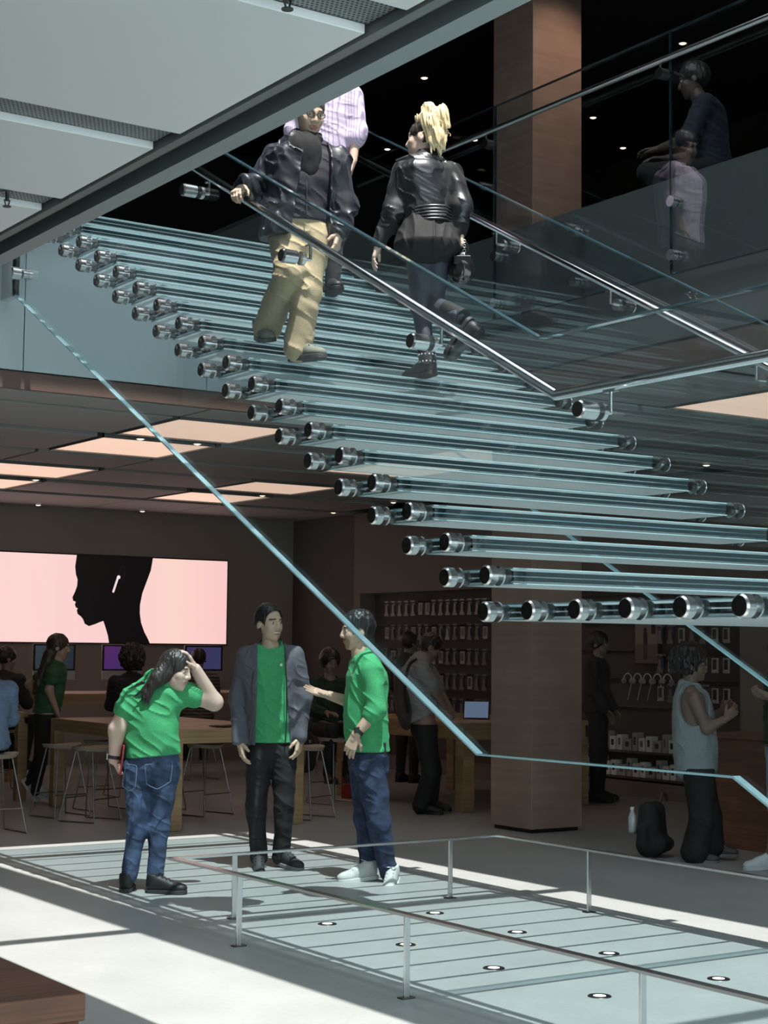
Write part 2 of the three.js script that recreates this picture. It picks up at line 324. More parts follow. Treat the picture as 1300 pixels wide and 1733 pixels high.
handrail(4.275, 1, [[-10.6, railY(-10.6)], [-5.065, 2.53], [-3.66, 2.53], [-1.3, 1.25]], [[-10.25, railY(-10.25) - 0.1, railY(-10.25)], [-9.16, railY(-9.16) - 0.1, railY(-9.16)], [-8.06, railY(-8.06) - 0.1, railY(-8.06)], [-6.97, railY(-6.97) - 0.1, railY(-6.97)], [-5.85, railY(-5.85) - 0.1, railY(-5.85)], [-4.74, 2.42, 2.53]]);
const frY = (z) => z < -5.12 ? 2.58 + (-5.12 - z) * 0.528 : 2.58;
handrail(6.375, -1, [[-10.6, frY(-10.6)], [-5.12, 2.58], [-3.66, 2.58], [-1.3, 1.3]], [[-10.25, frY(-10.25) - 0.1, frY(-10.25)], [-9.2, frY(-9.2) - 0.1, frY(-9.2)], [-8.14, frY(-8.14) - 0.1, frY(-8.14)], [-7.07, frY(-7.07) - 0.1, frY(-7.07)], [-5.95, frY(-5.95) - 0.1, frY(-5.95)], [-4.8, 2.47, 2.58]]);
// bolt that holds the top end of the near panel to the fascia
mesh('end_fitting', [cyl(0.045, 0.045, 0.06, 28, [XS - 0.045, 4.04, -10.62], 'x'), cyl(0.035, 0.045, 0.006, 28, [XS - 0.078, 4.04, -10.62], 'x'), cyl(0.03, 0.03, 0.07, 24, [XS + 0.04, 4.04, -10.62], 'x'), box(XS - 0.03, XS + 0.03, 3.9, 4.2, -10.92, -10.72)], mSteel, stairs);

// glass guard of the upper floor on the far side of the opening
{
  const g = thing('glass_guard', 'upper floor glass guard with steel handrail at the top right', 'railing');
  const xs = XF - 0.05;
  for (const [z0, z1] of [[-10.9, -9.21], [-9.2, -7.42], [-7.41, -5.6], [-5.59, -3.7], [-3.69, -1.8]]) {
    const p = mesh('glass_pane', box(xs - 0.012, xs + 0.012, 3.86, 5.42, z0, z1), mPane, g);
    mesh('pane_edge', [box(xs - 0.013, xs + 0.013, 5.42, 5.424, z0, z1), box(xs - 0.013, xs + 0.013, 3.856, 3.86, z0, z1), box(xs - 0.0125, xs + 0.0125, 3.86, 5.42, z1 - 0.002, z1)], mEdgeDark, p);
    for (const z of [z0 + 0.03, (z0 + z1) / 2]) for (const y of [4.31, 3.97]) mesh('disc_fitting', [cyl(0.035, 0.035, 0.04, 24, [xs - 0.03, y, z], 'x'), cyl(0.03, 0.03, 0.05, 20, [xs + 0.03, y, z], 'x')], mSteel, g);
    mesh('bracket_disc', [cyl(0.035, 0.035, 0.07, 24, [xs - 0.05, 5.14, z1 - 0.02], 'x'), bar([xs - 0.07, 5.14, z1 - 0.02], [xs - 0.07, 5.2, z1 - 0.02], 0.008)], mSteelDark, g);
  }
  mesh('rail_tube', bar([xs - 0.07, 5.22, -10.9], [xs - 0.07, 5.22, -1.8], 0.02, 18), mSteel, g);
}

// low steel rail on the floor round the space under the landing
{
  const t = thing('floor_rail', 'low flat steel rail on slim posts around the floor under the stair', 'railing');
  const x0 = 4.205, x1 = 6.47, z0 = -8.22, z1 = -0.2, y = 0.362;
  const flat = (a, b, c, d) => box(a, b, y - 0.012, y, c, d);
  mesh('top_bar', [flat(x0 - 0.022, x0 + 0.022, z0 - 0.022, z1), flat(x1 - 0.022, x1 + 0.022, z0 - 0.022, z1), flat(x0 + 0.022, x1 - 0.022, z0 - 0.022, z0 + 0.022)], mSteel, t);
  for (const [x, z] of [[x0, -7.46], [x0, -5.98], [x0, -4.5], [x0, -3.02], [x1, -7.37], [x1, -5.89], [x1, -4.4], [4.6, z0], [6.1, z0]]) {
    const p = mesh('post', rbox(0.03, y - 0.016, 0.012, 0.003, x, (y - 0.012) / 2 + 0.002, z), mSteel, t);
    mesh('base_plate', rbox(0.07, 0.006, 0.045, 0.002, x, 0.003, z), mSteelDark, p);
  }
}
// lamps let into the floor there
const mFloorLamp = M([0.95, 0.92, 0.88], 0.35, 0, { emissive: rgb(1, 0.9, 0.78), emissiveIntensity: 0.9 });
for (const [i, x] of [4.95, 5.68].entries()) for (const [j, z] of [-7.8, -7.05, -6.32, -5.57].entries()) {
  const t = thing('floor_lamp_spot', `round recessed floor light in a steel ring, ${['front-left', 'far-right'][i]} row, ${['farthest', 'second farthest', 'second nearest', 'nearest'][j]} of four`, 'floor light', [x, 0, z], 0, 'recessed lights in the floor');
  mesh('steel_ring', new THREE.LatheGeometry([[0.026, 0.0005], [0.03, 0.004], [0.05, 0.004], [0.053, 0.0005]].map(([a, b]) => new THREE.Vector2(a, b)), 28), mSteelDark, t);
  mesh('lamp_lens', cyl(0.028, 0.028, 0.004, 24, [0, 0.002, 0]), mFloorLamp, t);
}

// ---------- people: distance fields meshed on a grid ----------
const smin = (a, b, k) => { const h = Math.max(k - Math.abs(a - b), 0) / k; return Math.min(a, b) - h * h * k * 0.25; };
const cl = (x, a, b) => x < a ? a : x > b ? b : x;
const add = (a, b, k = 1) => [a[0] + b[0] * k, a[1] + b[1] * k, a[2] + b[2] * k];
const sub = (a, b) => [a[0] - b[0], a[1] - b[1], a[2] - b[2]];
const mix3 = (a, b, t) => [a[0] + (b[0] - a[0]) * t, a[1] + (b[1] - a[1]) * t, a[2] + (b[2] - a[2]) * t];
const len3 = (a) => Math.hypot(...a), unit = (a) => { const l = len3(a) || 1; return [a[0] / l, a[1] / l, a[2] / l]; };
const cross = (a, b) => [a[1] * b[2] - a[2] * b[1], a[2] * b[0] - a[0] * b[2], a[0] * b[1] - a[1] * b[0]];
function n3(x, y, z) {
  const xi = Math.floor(x), yi = Math.floor(y), zi = Math.floor(z), fx = x - xi, fy = y - yi, fz = z - zi, s = (t) => t * t * (3 - 2 * t);
  const h = (a, b, c) => lat[((a * 73) ^ (b * 157) ^ (c * 311)) & 4095], L = (p, q, t) => p + (q - p) * t, sx = s(fx), sy = s(fy), sz = s(fz);
  return L(L(L(h(xi, yi, zi), h(xi + 1, yi, zi), sx), L(h(xi, yi + 1, zi), h(xi + 1, yi + 1, zi), sx), sy), L(L(h(xi, yi, zi + 1), h(xi + 1, yi, zi + 1), sx), L(h(xi, yi + 1, zi + 1), h(xi + 1, yi + 1, zi + 1), sx), sy), sz) - 0.5;
}
const ridge = (x, y, z) => { const r = 1 - Math.abs(n3(x, y, z)) * 4; return r * Math.abs(r); };
// tapered capsule and ellipsoid
function cap(a, b, ra, rb = ra) {
  const d = sub(b, a), dd = d[0] * d[0] + d[1] * d[1] + d[2] * d[2] || 1e-9, [ax, ay, az] = a;
  const f = (x, y, z) => { const px = x - ax, py = y - ay, pz = z - az, t = cl((px * d[0] + py * d[1] + pz * d[2]) / dd, 0, 1); return Math.hypot(px - d[0] * t, py - d[1] * t, pz - d[2] * t) - (ra + (rb - ra) * t); };
  const r = Math.max(ra, rb); f.lo = [0, 1, 2].map((i) => Math.min(a[i], b[i]) - r); f.hi = [0, 1, 2].map((i) => Math.max(a[i], b[i]) + r); return f;
}
function ell(c, r, rot) {
  const m = rot && new THREE.Matrix3().setFromMatrix4(new THREE.Matrix4().makeRotationFromEuler(new THREE.Euler(...rot))).transpose().elements;
  const f = (x, y, z) => {
    let a = x - c[0], b = y - c[1], d = z - c[2];
    if (m) [a, b, d] = [m[0] * a + m[3] * b + m[6] * d, m[1] * a + m[4] * b + m[7] * d, m[2] * a + m[5] * b + m[8] * d];
    const k0 = Math.hypot(a / r[0], b / r[1], d / r[2]), k1 = Math.hypot(a / (r[0] * r[0]), b / (r[1] * r[1]), d / (r[2] * r[2]));
    return k1 < 1e-9 ? -Math.min(...r) : k0 * (k0 - 1) / k1;
  };
  const R = Math.max(...r); f.lo = c.map((v) => v - R); f.hi = c.map((v) => v + R); return f;
}
// trunk: ellipses strung along the spine; rows [p, half width, half depth, facing]
function trunk(rows, off = 0) {
  const f = (x, y, z) => {
    let best = 1e9;
    for (let i = 0; i + 1 < rows.length; i++) {
      const A = rows[i], B = rows[i + 1], d = sub(B[0], A[0]), dd = d[0] * d[0] + d[1] * d[1] + d[2] * d[2], q = [x - A[0][0], y - A[0][1], z - A[0][2]];
      const t0 = (q[0] * d[0] + q[1] * d[1] + q[2] * d[2]) / dd, t = cl(t0, 0, 1), l = Math.sqrt(dd);
      const a = A[1] + (B[1] - A[1]) * t + off, b = A[2] + (B[2] - A[2]) * t + off, w = A[3] + (B[3] - A[3]) * t;
      const ux = d[0] / l, uy = d[1] / l, uz = d[2] / l, e = (t0 - t) * l, ax = q[0] - d[0] * t0, ay = q[1] - d[1] * t0, az = q[2] - d[2] * t0;
      const lu = ax * Math.cos(w) - az * Math.sin(w), fw = Math.hypot(ax, ay, az) ** 2 - lu * lu, m = Math.min(a, b);
      const k = Math.sqrt((lu / a) ** 2 + Math.max(fw, 0) / (b * b) + (e / (m * 0.75)) ** 2);
      best = Math.min(best, (k - 1) * m);
    }
    return best;
  };
  f.lo = [1e9, 1e9, 1e9]; f.hi = [-1e9, -1e9, -1e9];
  for (const r of rows) for (let i = 0; i < 3; i++) { f.lo[i] = Math.min(f.lo[i], r[0][i] - r[1] - off); f.hi[i] = Math.max(f.hi[i], r[0][i] + r[1] + off); }
  return f;
}
function join(list, k) {
  const f = (x, y, z) => { let d = list[0](x, y, z); for (let i = 1; i < list.length; i++) d = smin(d, list[i](x, y, z), k); return d; };
  f.lo = [0, 1, 2].map((i) => Math.min(...list.map((p) => p.lo[i]))); f.hi = [0, 1, 2].map((i) => Math.max(...list.map((p) => p.hi[i]))); return f;
}
const bounded = (f, src, pad = 0) => { f.lo = src.lo.map((v) => v - pad); f.hi = src.hi.map((v) => v + pad); return f; };
// naive surface nets
function net(f, cell, color) {
  const lo = f.lo.map((v) => v - cell * 2.5), N = f.hi.map((v, i) => Math.max(4, Math.ceil((v + cell * 2.5 - lo[i]) / cell) + 1)), [nx, ny, nz] = N, sy = nx, sz = nx * ny;
  const D = new Float32Array(nx * ny * nz), B = 4, far = B * cell * 1.45;
  for (let k0 = 0; k0 < nz; k0 += B) for (let j0 = 0; j0 < ny; j0 += B) for (let i0 = 0; i0 < nx; i0 += B) {
    const c = f(lo[0] + (i0 + 1.5) * cell, lo[1] + (j0 + 1.5) * cell, lo[2] + (k0 + 1.5) * cell), skip = Math.abs(c) > far;
    for (let k = k0; k < Math.min(nz, k0 + B); k++) for (let j = j0; j < Math.min(ny, j0 + B); j++) for (let i = i0; i < Math.min(nx, i0 + B); i++) D[i + j * sy + k * sz] = skip ? c : f(lo[0] + i * cell, lo[1] + j * cell, lo[2] + k * cell);
  }
  const id = new Int32Array(nx * ny * nz).fill(-1), pos = [], ind = [];
  for (let k = 0; k < nz - 1; k++) for (let j = 0; j < ny - 1; j++) for (let i = 0; i < nx - 1; i++) {
    const o = i + j * sy + k * sz, v = [D[o], D[o + 1], D[o + sy], D[o + sy + 1], D[o + sz], D[o + sz + 1], D[o + sz + sy], D[o + sz + sy + 1]];
    let m = 0; for (let q = 0; q < 8; q++) if (v[q] < 0) m |= 1 << q; if (m === 0 || m === 255) continue;
    let x = 0, y = 0, z = 0, n = 0;
    const E = (a, b) => { if ((v[a] < 0) !== (v[b] < 0)) { const t = v[a] / (v[a] - v[b]); x += (a & 1) + ((b & 1) - (a & 1)) * t; y += (a >> 1 & 1) + ((b >> 1 & 1) - (a >> 1 & 1)) * t; z += (a >> 2) + ((b >> 2) - (a >> 2)) * t; n++; } };
    E(0, 1); E(2, 3); E(4, 5); E(6, 7); E(0, 2); E(1, 3); E(4, 6); E(5, 7); E(0, 4); E(1, 5); E(2, 6); E(3, 7);
    id[o] = pos.length / 3; pos.push(lo[0] + (i + x / n) * cell, lo[1] + (j + y / n) * cell, lo[2] + (k + z / n) * cell);
  }
  const quad = (a, b, c, d, flip) => { if (a < 0 || b < 0 || c < 0 || d < 0) return; if (flip) ind.push(a, b, c, a, c, d); else ind.push(a, c, b, a, d, c); };
  for (let k = 1; k < nz - 1; k++) for (let j = 1; j < ny - 1; j++) for (let i = 1; i < nx - 1; i++) {
    const o = i + j * sy + k * sz, s = D[o] < 0;
    if (s !== D[o + 1] < 0) quad(id[o - sy - sz], id[o - sz], id[o], id[o - sy], s);
    if (s !== D[o + sy] < 0) quad(id[o - 1 - sz], id[o - 1], id[o], id[o - sz], s);
    if (s !== D[o + sz] < 0) quad(id[o - 1 - sy], id[o - sy], id[o], id[o - 1], s);
  }
  const g = new THREE.BufferGeometry(), nrm = new Float32Array(pos.length), uv = new Float32Array(pos.length / 3 * 2), e = cell * 0.5, col = color && new Float32Array(pos.length);
  for (let i = 0; i < pos.length; i += 3) {
    const [x, y, z] = [pos[i], pos[i + 1], pos[i + 2]];
    const n = unit([f(x + e, y, z) - f(x - e, y, z), f(x, y + e, z) - f(x, y - e, z), f(x, y, z + e) - f(x, y, z - e)]);
    nrm.set(n, i); uv[i / 3 * 2] = x + z * 0.8; uv[i / 3 * 2 + 1] = y;
    if (color) col.set(color(x, y, z), i);
  }
  g.setAttribute('position', new THREE.BufferAttribute(new Float32Array(pos), 3)); g.setAttribute('normal', new THREE.BufferAttribute(nrm, 3)); g.setAttribute('uv', new THREE.BufferAttribute(uv, 2));
  if (color) g.setAttribute('color', new THREE.BufferAttribute(col, 3));
  g.setIndex(ind); return g;
}
// head in its own axes (x to the person's left, y up, z out of the face); returns field parts
function headField(fat = 1) {
  const big = join([ell([0, 0.035, -0.012], [0.074 * fat, 0.088, 0.095]), ell([0, -0.03, 0.018], [0.06 * fat, 0.085, 0.07]), ell([0, -0.068, 0.03], [0.047 * fat, 0.05, 0.05])], 0.03);
  const small = join([cap([0, -0.1, 0.058], [0, -0.103, 0.062], 0.017), cap([-0.028, 0.022, 0.078], [0.028, 0.022, 0.078], 0.012), cap([-0.04, -0.026, 0.056], [-0.036, -0.03, 0.06], 0.022), cap([0.04, -0.026, 0.056], [0.036, -0.03, 0.06], 0.022)], 0.015);
  const nose = join([cap([0, 0.014, 0.088], [0, -0.028, 0.104], 0.008, 0.0115), cap([-0.011, -0.034, 0.094], [0.011, -0.034, 0.094], 0.009)], 0.012);
  const lips = join([cap([-0.021, -0.058, 0.083], [0, -0.0615, 0.088], 0.005, 0.0065), cap([0.021, -0.058, 0.083], [0, -0.0615, 0.088], 0.005, 0.0065), cap([-0.016, -0.067, 0.0835], [0, -0.0705, 0.0865], 0.006, 0.007), cap([0.016, -0.067, 0.0835], [0, -0.0705, 0.0865], 0.006, 0.007)], 0.003);
  const ears = [-1, 1].map((s) => ell([s * 0.076 * fat, -0.006, -0.012], [0.011, 0.032, 0.02], [0.2, 0, s * 0.25]));
  const f = (x, y, z) => {
    let d = smin(smin(big(x, y, z), small(x, y, z), 0.02), nose(x, y, z), 0.012);
    const ex = Math.abs(x) - 0.031, sock = Math.hypot(ex, (y - 0.003) * 1.35, z - 0.1) - 0.0185;
    d = -smin(-d, sock, 0.012);
    d = Math.min(d, Math.hypot(ex, y - 0.003, z - 0.073) - 0.013);
    d = smin(d, lips(x, y, z), 0.006);
    return Math.min(smin(d, ears[0](x, y, z), 0.01), smin(d, ears[1](x, y, z), 0.01));
  };
  return bounded(f, big, 0.035);
}
const HEAD = headField();
const headCache = {};
function headMesh(cell, color) {
  const src = headCache[cell] ??= net(HEAD, cell), g = src.clone(), p = g.attributes.position, c = new Float32Array(p.count * 3);
  for (let i = 0; i < p.count; i++) c.set(color(p.getX(i), p.getY(i), p.getZ(i)), i * 3);
  g.setAttribute('color', new THREE.BufferAttribute(c, 3)); return g;
}
function handFields(w, tip, palm, side, curl = 0.35, spread = 0.1, k = 1, thumbOut = 0.6) {
  const d = unit(sub(tip, w)); let n = sub(palm, [0, 0, 0]); const dn = n[0] * d[0] + n[1] * d[1] + n[2] * d[2]; n = unit(add(n, d, -dn)); let s = cross(d, n); if (side < 0) s = s.map((v) => -v);
  const out = [], pt = (a, b, c) => add(add(add(w, d, a * k), s, b * k), n, c * k);
  const offs = [0.03, 0.011, -0.008, -0.026], L = [0.068, 0.077, 0.07, 0.055], R = [0.0095, 0.0098, 0.0093, 0.0082];
  const palmF = join([...offs.map((o, i) => cap(pt(0.005, o * 0.55, 0), pt(0.088 - Math.abs(i - 1) * 0.004, o, 0), 0.013 * k, 0.012 * k)), cap(pt(-0.03, 0, 0), pt(0.03, 0, 0.002), 0.024 * k, 0.02 * k), cap(pt(0.02, 0.024, 0.008), pt(0.055, 0.02, 0.008), 0.015 * k, 0.012 * k)], 0.012);
  offs.forEach((o, i) => {
    let p = pt(0.088 - Math.abs(i - 1) * 0.004, o, 0), a = curl * (0.5 + 0.15 * i); const sp = spread * (1.3 - i * 0.9);
    for (let q = 0; q < 3; q++) { const dir = unit(add(add(d.map((v) => v * Math.cos(a)), n, Math.sin(a)), s, sp)), l = L[i] * [0.45, 0.31, 0.26][q] * k, e = add(p, dir, l); out.push(cap(p, e, R[i] * k * (1 - q * 0.08), R[i] * k * (0.94 - q * 0.1))); p = e; a += curl * 0.9; }
  });
  const t0 = pt(0.022, 0.028, 0.008), t1 = add(t0, unit(add(add(d.map((v) => v * 0.75), s, thumbOut), n, 0.35)), 0.04 * k), t2 = add(t1, unit(add(add(d, s, thumbOut * 0.5), n, 0.3 + curl * 0.4)), 0.03 * k);
  out.push(cap(t0, t1, 0.0135 * k, 0.011 * k), cap(t1, t2, 0.011 * k, 0.0085 * k));
  return join([palmF, ...out], 0.005);
}
// shoes: upper and sole, heel at the origin, toe along +z
const shoeUpper = (() => { const p = join([cap([0, 0.045, 0.042], [0, 0.036, 0.19], 0.037, 0.034), cap([0, 0.085, 0.055], [0, 0.055, 0.15], 0.037, 0.034), ell([0.004, 0.034, 0.215], [0.043, 0.032, 0.055]), cap([0, 0.1, 0.05], [0, 0.075, 0.05], 0.04)], 0.02); return net(bounded((x, y, z) => Math.max(p(x, y, z), 0.016 - y, y - 0.115), p), 0.0048); })();
const shoeSole = (() => { const s = new THREE.Shape(); s.moveTo(-0.036, 0.04); s.bezierCurveTo(-0.036, -0.012, 0.036, -0.012, 0.036, 0.04); s.bezierCurveTo(0.036, 0.1, 0.05, 0.15, 0.05, 0.2); s.bezierCurveTo(0.05, 0.29, -0.046, 0.29, -0.046, 0.2); s.bezierCurveTo(-0.046, 0.15, -0.036, 0.1, -0.036, 0.04); const g = new THREE.ExtrudeGeometry(s, { depth: 0.018, bevelEnabled: true, bevelSize: 0.003, bevelThickness: 0.003, bevelSegments: 2, curveSegments: 14 }); g.rotateX(Math.PI / 2); g.translate(0, 0.021, 0); return g; })();
const shoeLaces = (() => { const g = []; for (let i = 0; i < 4; i++) { const z = 0.085 + i * 0.026, y = 0.112 - i * 0.011; g.push(bar([-0.024, y - 0.012, z], [0.024, y, z + 0.008], 0.003, 5), bar([0.024, y - 0.012, z], [-0.024, y, z + 0.008], 0.003, 5)); } g.push(new THREE.TorusGeometry(0.014, 0.0025, 5, 10).rotateX(1.1).translate(0.016, 0.118, 0.085), new THREE.TorusGeometry(0.014, 0.0025, 5, 10).rotateX(1.1).translate(-0.016, 0.118, 0.085)); return mergeGeometries(g.map(clean)); })();

const denimTex = noiseTex(256, 256, (u, v, i, j) => { const n = fbm(u, v, 8, 4) - 0.47, t = ((i + j) % 4 < 2 ? 0.06 : -0.06) + 0.1 * (vn(u * 128, v * 128, 128) - 0.5), k = 1 + 0.9 * n + t; return [120 * k, 128 * k, 140 * k].map((q) => cl(q * 1.35, 0, 255)); }, true, [3, 3]);
const clothTex = noiseTex(128, 128, (u, v) => { const k = 228 + 26 * (vn(u * 64, v * 64, 64) - 0.5) + 14 * (fbm(u, v, 8, 3) - 0.45); return [k, k, k]; }, true, [4, 4]);
const mCloth = (c, rough = 0.85, extra = {}) => M(c, rough, 0, { map: clothTex, sheen: 0.3, sheenRoughness: 0.6, sheenColor: new THREE.Color(0.4, 0.4, 0.4), ...extra });
const mDenim = (c) => M(c, 0.85, 0, { map: denimTex });
const mSkinVC = new THREE.MeshPhysicalMaterial({ vertexColors: true, roughness: 0.5 });
const hairMat = (c) => M(c, 0.42, 0, { sheen: 0.2, sheenColor: new THREE.Color(0.5, 0.5, 0.5) });

/* one person. Joints are measured in units of 1/s metre from the point (ox, oy) where the person stands:
   x to the viewer's right, y down, third value in metres towards the viewer. */
function person(q) {
  const { o, ox, oy, s } = q, J = (a) => [(a[0] - ox) / s, (oy - a[1]) / s, a[2] ?? 0];
  const root = thing('person', q.label, 'person', o, -YAW, q.group), cell = q.cell ?? 0.011, fine = q.fine ?? 0.0036;
  const skin = q.skin ?? [0.55, 0.36, 0.27];
  const rows = q.torso.map((r) => [J(r), r[3], r[4], r[5] ?? q.yaw]);
  const arms = (q.arms ?? []).map((a) => ({ ...a, sh: J(a.j[0]), el: J(a.j[1]), wr: J(a.j[2]), tip: J(a.j[3]) }));
  const legs = (q.legs ?? []).map((l) => ({ ...l, hip: J(l.j[0]), kn: J(l.j[1]), an: J(l.j[2]) }));
  const g = q.girth ?? 1, lg = q.legGirth ?? 1;
  const nb = rows[rows.length - 1][0], hp = J(q.head), hs = q.headSize ?? 1;
  // --- body: trunk, limbs, neck, with head and hands from finer grids
  const neckTop = add(hp, [0, -0.055 * hs, 0]);
  const limb = [];
  for (const a of arms) limb.push(cap(a.sh, a.el, 0.047 * g, 0.04 * g), cap(a.el, a.wr, 0.041 * g, 0.027 * g));
  for (const l of legs) limb.push(cap(l.hip, l.kn, 0.075 * lg, 0.05 * lg), cap(l.kn, l.an, 0.05 * lg, 0.035));
  const bodyF = join([trunk(rows, -0.016), ...limb, cap(add(nb, [0, -0.04, 0]), neckTop, 0.058 * (q.neck ?? 1), 0.05 * (q.neck ?? 1))], 0.03);
  const skinC = () => skin, parts = [net(bodyF, cell, skinC)];
  const hr = new THREE.Matrix4().compose(V(...hp), new THREE.Quaternion().setFromEuler(new THREE.Euler(q.headRot?.[1] ?? 0, q.headRot?.[0] ?? q.yaw, q.headRot?.[2] ?? 0, 'YXZ')), V(hs, hs, hs));
  const hairC = q.hairColor ?? [0.015, 0.012, 0.01];
  const lip = [skin[0] * 0.75, skin[1] * 0.48, skin[2] * 0.48];
  const hg = headMesh(fine, (x, y, z) => {
    const ax = Math.abs(x);
    if (z > 0.06) {
      const ey = Math.hypot(ax - 0.031, y - 0.003, z - 0.073);
      if (ey < 0.0139) return Math.hypot(ax - 0.031, y - 0.003) < 0.0062 ? [0.02, 0.014, 0.01] : Math.abs(y - 0.003) < 0.0055 ? [0.6, 0.58, 0.55] : [skin[0] * 0.8, skin[1] * 0.75, skin[2] * 0.72];
      if (Math.abs(y - 0.026 + ax * 0.05) < 0.0046 && ax > 0.012 && ax < 0.05) return hairC.map((c, i) => c * 0.8 + skin[i] * 0.1);
      if (y < -0.053 && y > -0.078 && ax < 0.026 - Math.abs(y + 0.065) * 0.8) return q.smile && Math.abs(y + 0.065) < 0.004 ? [0.75, 0.72, 0.68] : lip;
      if (q.stubble && (y < -0.045 && ax < 0.05)) return skin.map((c, i) => c * 0.55 + hairC[i] * 0.4);
    }
    return skin;
  });
  hg.applyMatrix4(hr); parts.push(hg);
  for (const a of arms) if (!a.noHand) {
    const hf = handFields(a.wr, a.tip, a.palm ?? [0, 0, -1], a.side ?? 1, a.curl ?? 0.35, a.spread ?? 0.05, a.k ?? (q.handK ?? 1), a.thumb ?? 0.6);
    parts.push(net(hf, q.fineHand ?? 0.0036, skinC));
  }
  const body = new THREE.Mesh(mergeGeometries(parts), mSkinVC); body.name = 'body'; body.castShadow = body.receiveShadow = true; root.add(body);
  // --- hair
  const toHead = hr.clone().invert().elements;
  const hl = (x, y, z) => [toHead[0] * x + toHead[4] * y + toHead[8] * z + toHead[12], toHead[1] * x + toHead[5] * y + toHead[9] * z + toHead[13], toHead[2] * x + toHead[6] * y + toHead[10] * z + toHead[14]];
  if (q.hair !== false) {
    const h = q.hair ?? {}, th = h.thick ?? 0.012;
    const skull = ell([0, 0.037, -0.014], [0.074 + th, 0.09 + th, 0.096 + th]), face = ell([0, h.faceY ?? -0.05, 0.1], h.face ?? [0.075, 0.105, 0.075]), low = h.low ?? -0.05;
    const extra = (h.locks ?? []).map((l) => cap(J(l[0]), J(l[1]), l[2], l[3]));
    const F = (x, y, z) => { const p = hl(x, y, z), w = (h.noise ?? 0.004) * (n3(p[0] * (h.freq ?? 60), p[1] * 22, p[2] * (h.freq ?? 60)) + 0.6 * n3(x * 110, y * 25, z * 110)); let d = Math.max(skull(...p) * hs, -face(...p) * hs, (low - p[1] + Math.max(0, p[2]) * 0.9) * hs); if (h.ears) d = Math.max(d, 0.03 - Math.hypot((Math.abs(p[0]) - 0.08) * 0.5, p[1] + 0.012, p[2] + 0.004)); for (const e of extra) d = smin(d, e(x, y, z), 0.018); return d + w * 2; };
    const c = hp, R = 0.16 * hs; const src = { lo: c.map((v) => v - R), hi: c.map((v) => v + R) };
    for (const e of extra) for (let i = 0; i < 3; i++) { src.lo[i] = Math.min(src.lo[i], e.lo[i]); src.hi[i] = Math.max(src.hi[i], e.hi[i]); }
    mesh('hair', net(bounded(F, src), fine * 1.25), q.hairMat ?? hairMat(hairC), root);
  }
  // --- clothes
  const yOf = (py) => (oy - py) / s;
  function top(c, name) {
    const off = c.off ?? 0.008, fs = [trunk(c.flare ? rows.map((r, i) => [r[0], r[1] + (c.flare[i] ?? 0), r[2] + (c.flare[i] ?? 0), r[3]]) : rows, off)];
    for (const a of arms) {
      const sl = a.sleeve ?? c.sleeve ?? 0.45; if (sl <= 0) continue;
      const lo = c.loose ?? 0.012, r0 = 0.052 * g + lo, r1 = 0.043 * g + lo, r2 = 0.03 * g + lo;
      fs.push(cap(a.sh, mix3(a.sh, a.el, Math.min(1, sl)), r0, sl <= 1 ? r0 * (1 - sl) + r1 * sl + 0.004 : r1));
      if (sl > 1) fs.push(cap(a.el, mix3(a.el, a.wr, sl - 1), r1, r1 + (r2 - r1) * (sl - 1)));
    }
    const u = join(fs, c.k ?? 0.035), hem = c.hem !== undefined ? yOf(c.hem) : -9, amp = c.wr ?? 0.009, tilt = c.tilt ?? 0, w = rows[rows.length - 2];
    const nr = c.neckR ?? 0.068, nc = add(nb, [Math.sin(q.yaw) * 0.02, c.neckUp ?? 0.025, Math.cos(q.yaw) * 0.02]), fy = c.fy ?? 26, fx = c.fx ?? 9;
    const F = (x, y, z) => {
      let d = u(x, y, z); if (d > 0.06) return d;
      { const wx = n3(x * 5, y * 5, z * 5 + 7) * 0.12; d += amp * (0.9 * n3(x * fx + 3, y * fy * 0.6 + x * 6, z * fx) - 0.55 * ridge((x + wx) * fx * 0.8, (y + wx * 0.6) * fy + x * 9, (z + wx) * fx * 0.8)); }
      d = Math.max(d, hem + tilt * x - y, nr - Math.hypot(x - nc[0], (y - nc[1]) * 0.9, z - nc[2]));
      if (c.armhole) for (const a of arms) d = Math.max(d, c.armhole - Math.hypot(x - a.sh[0], (y - a.sh[1] + 0.03) * 0.7, z - a.sh[2]));
      if (c.open) { const p = rows[1][0], t = cl((y - p[1]) / (nb[1] - p[1]), -1, 1), cx = p[0] + (nb[0] - p[0]) * t, cz = p[2] + (nb[2] - p[2]) * t, lx = (x - cx) * Math.cos(q.yaw) - (z - cz) * Math.sin(q.yaw), fz = (x - cx) * Math.sin(q.yaw) + (z - cz) * Math.cos(q.yaw); if (fz > 0) d = Math.max(d, c.open + (c.openTaper ?? 0) * t - Math.abs(lx - (c.openX ?? 0))); }
      return d;
    };
    return mesh(name, net(bounded(F, u, 0.01), c.cell ?? cell * 0.75), c.mat, root);
  }
  if (q.top) top(q.top, q.top.name ?? 'shirt');
  if (q.jacket) top(q.jacket, q.jacket.name ?? 'jacket');
  if (q.legs?.length && q.pants) {
    const c = q.pants, lo = c.loose ?? 0.012, waist = yOf(c.waist), fs = [trunk(rows.slice(0, 2).map((r) => [...r]), -0.004)];
    for (const l of legs) {
      const e = c.length ?? 1;
      fs.push(cap(l.hip, l.kn, 0.082 * lg + lo, 0.052 * lg + lo));
      if (e > 0.5) fs.push(cap(l.kn, mix3(l.kn, l.an, Math.min(1, (e - 0.5) * 2)), 0.052 * lg + lo, (c.cuff ?? 0.04) + lo * 0.7));
    }
    const u = join(fs, 0.03), amp = c.wr ?? 0.006;
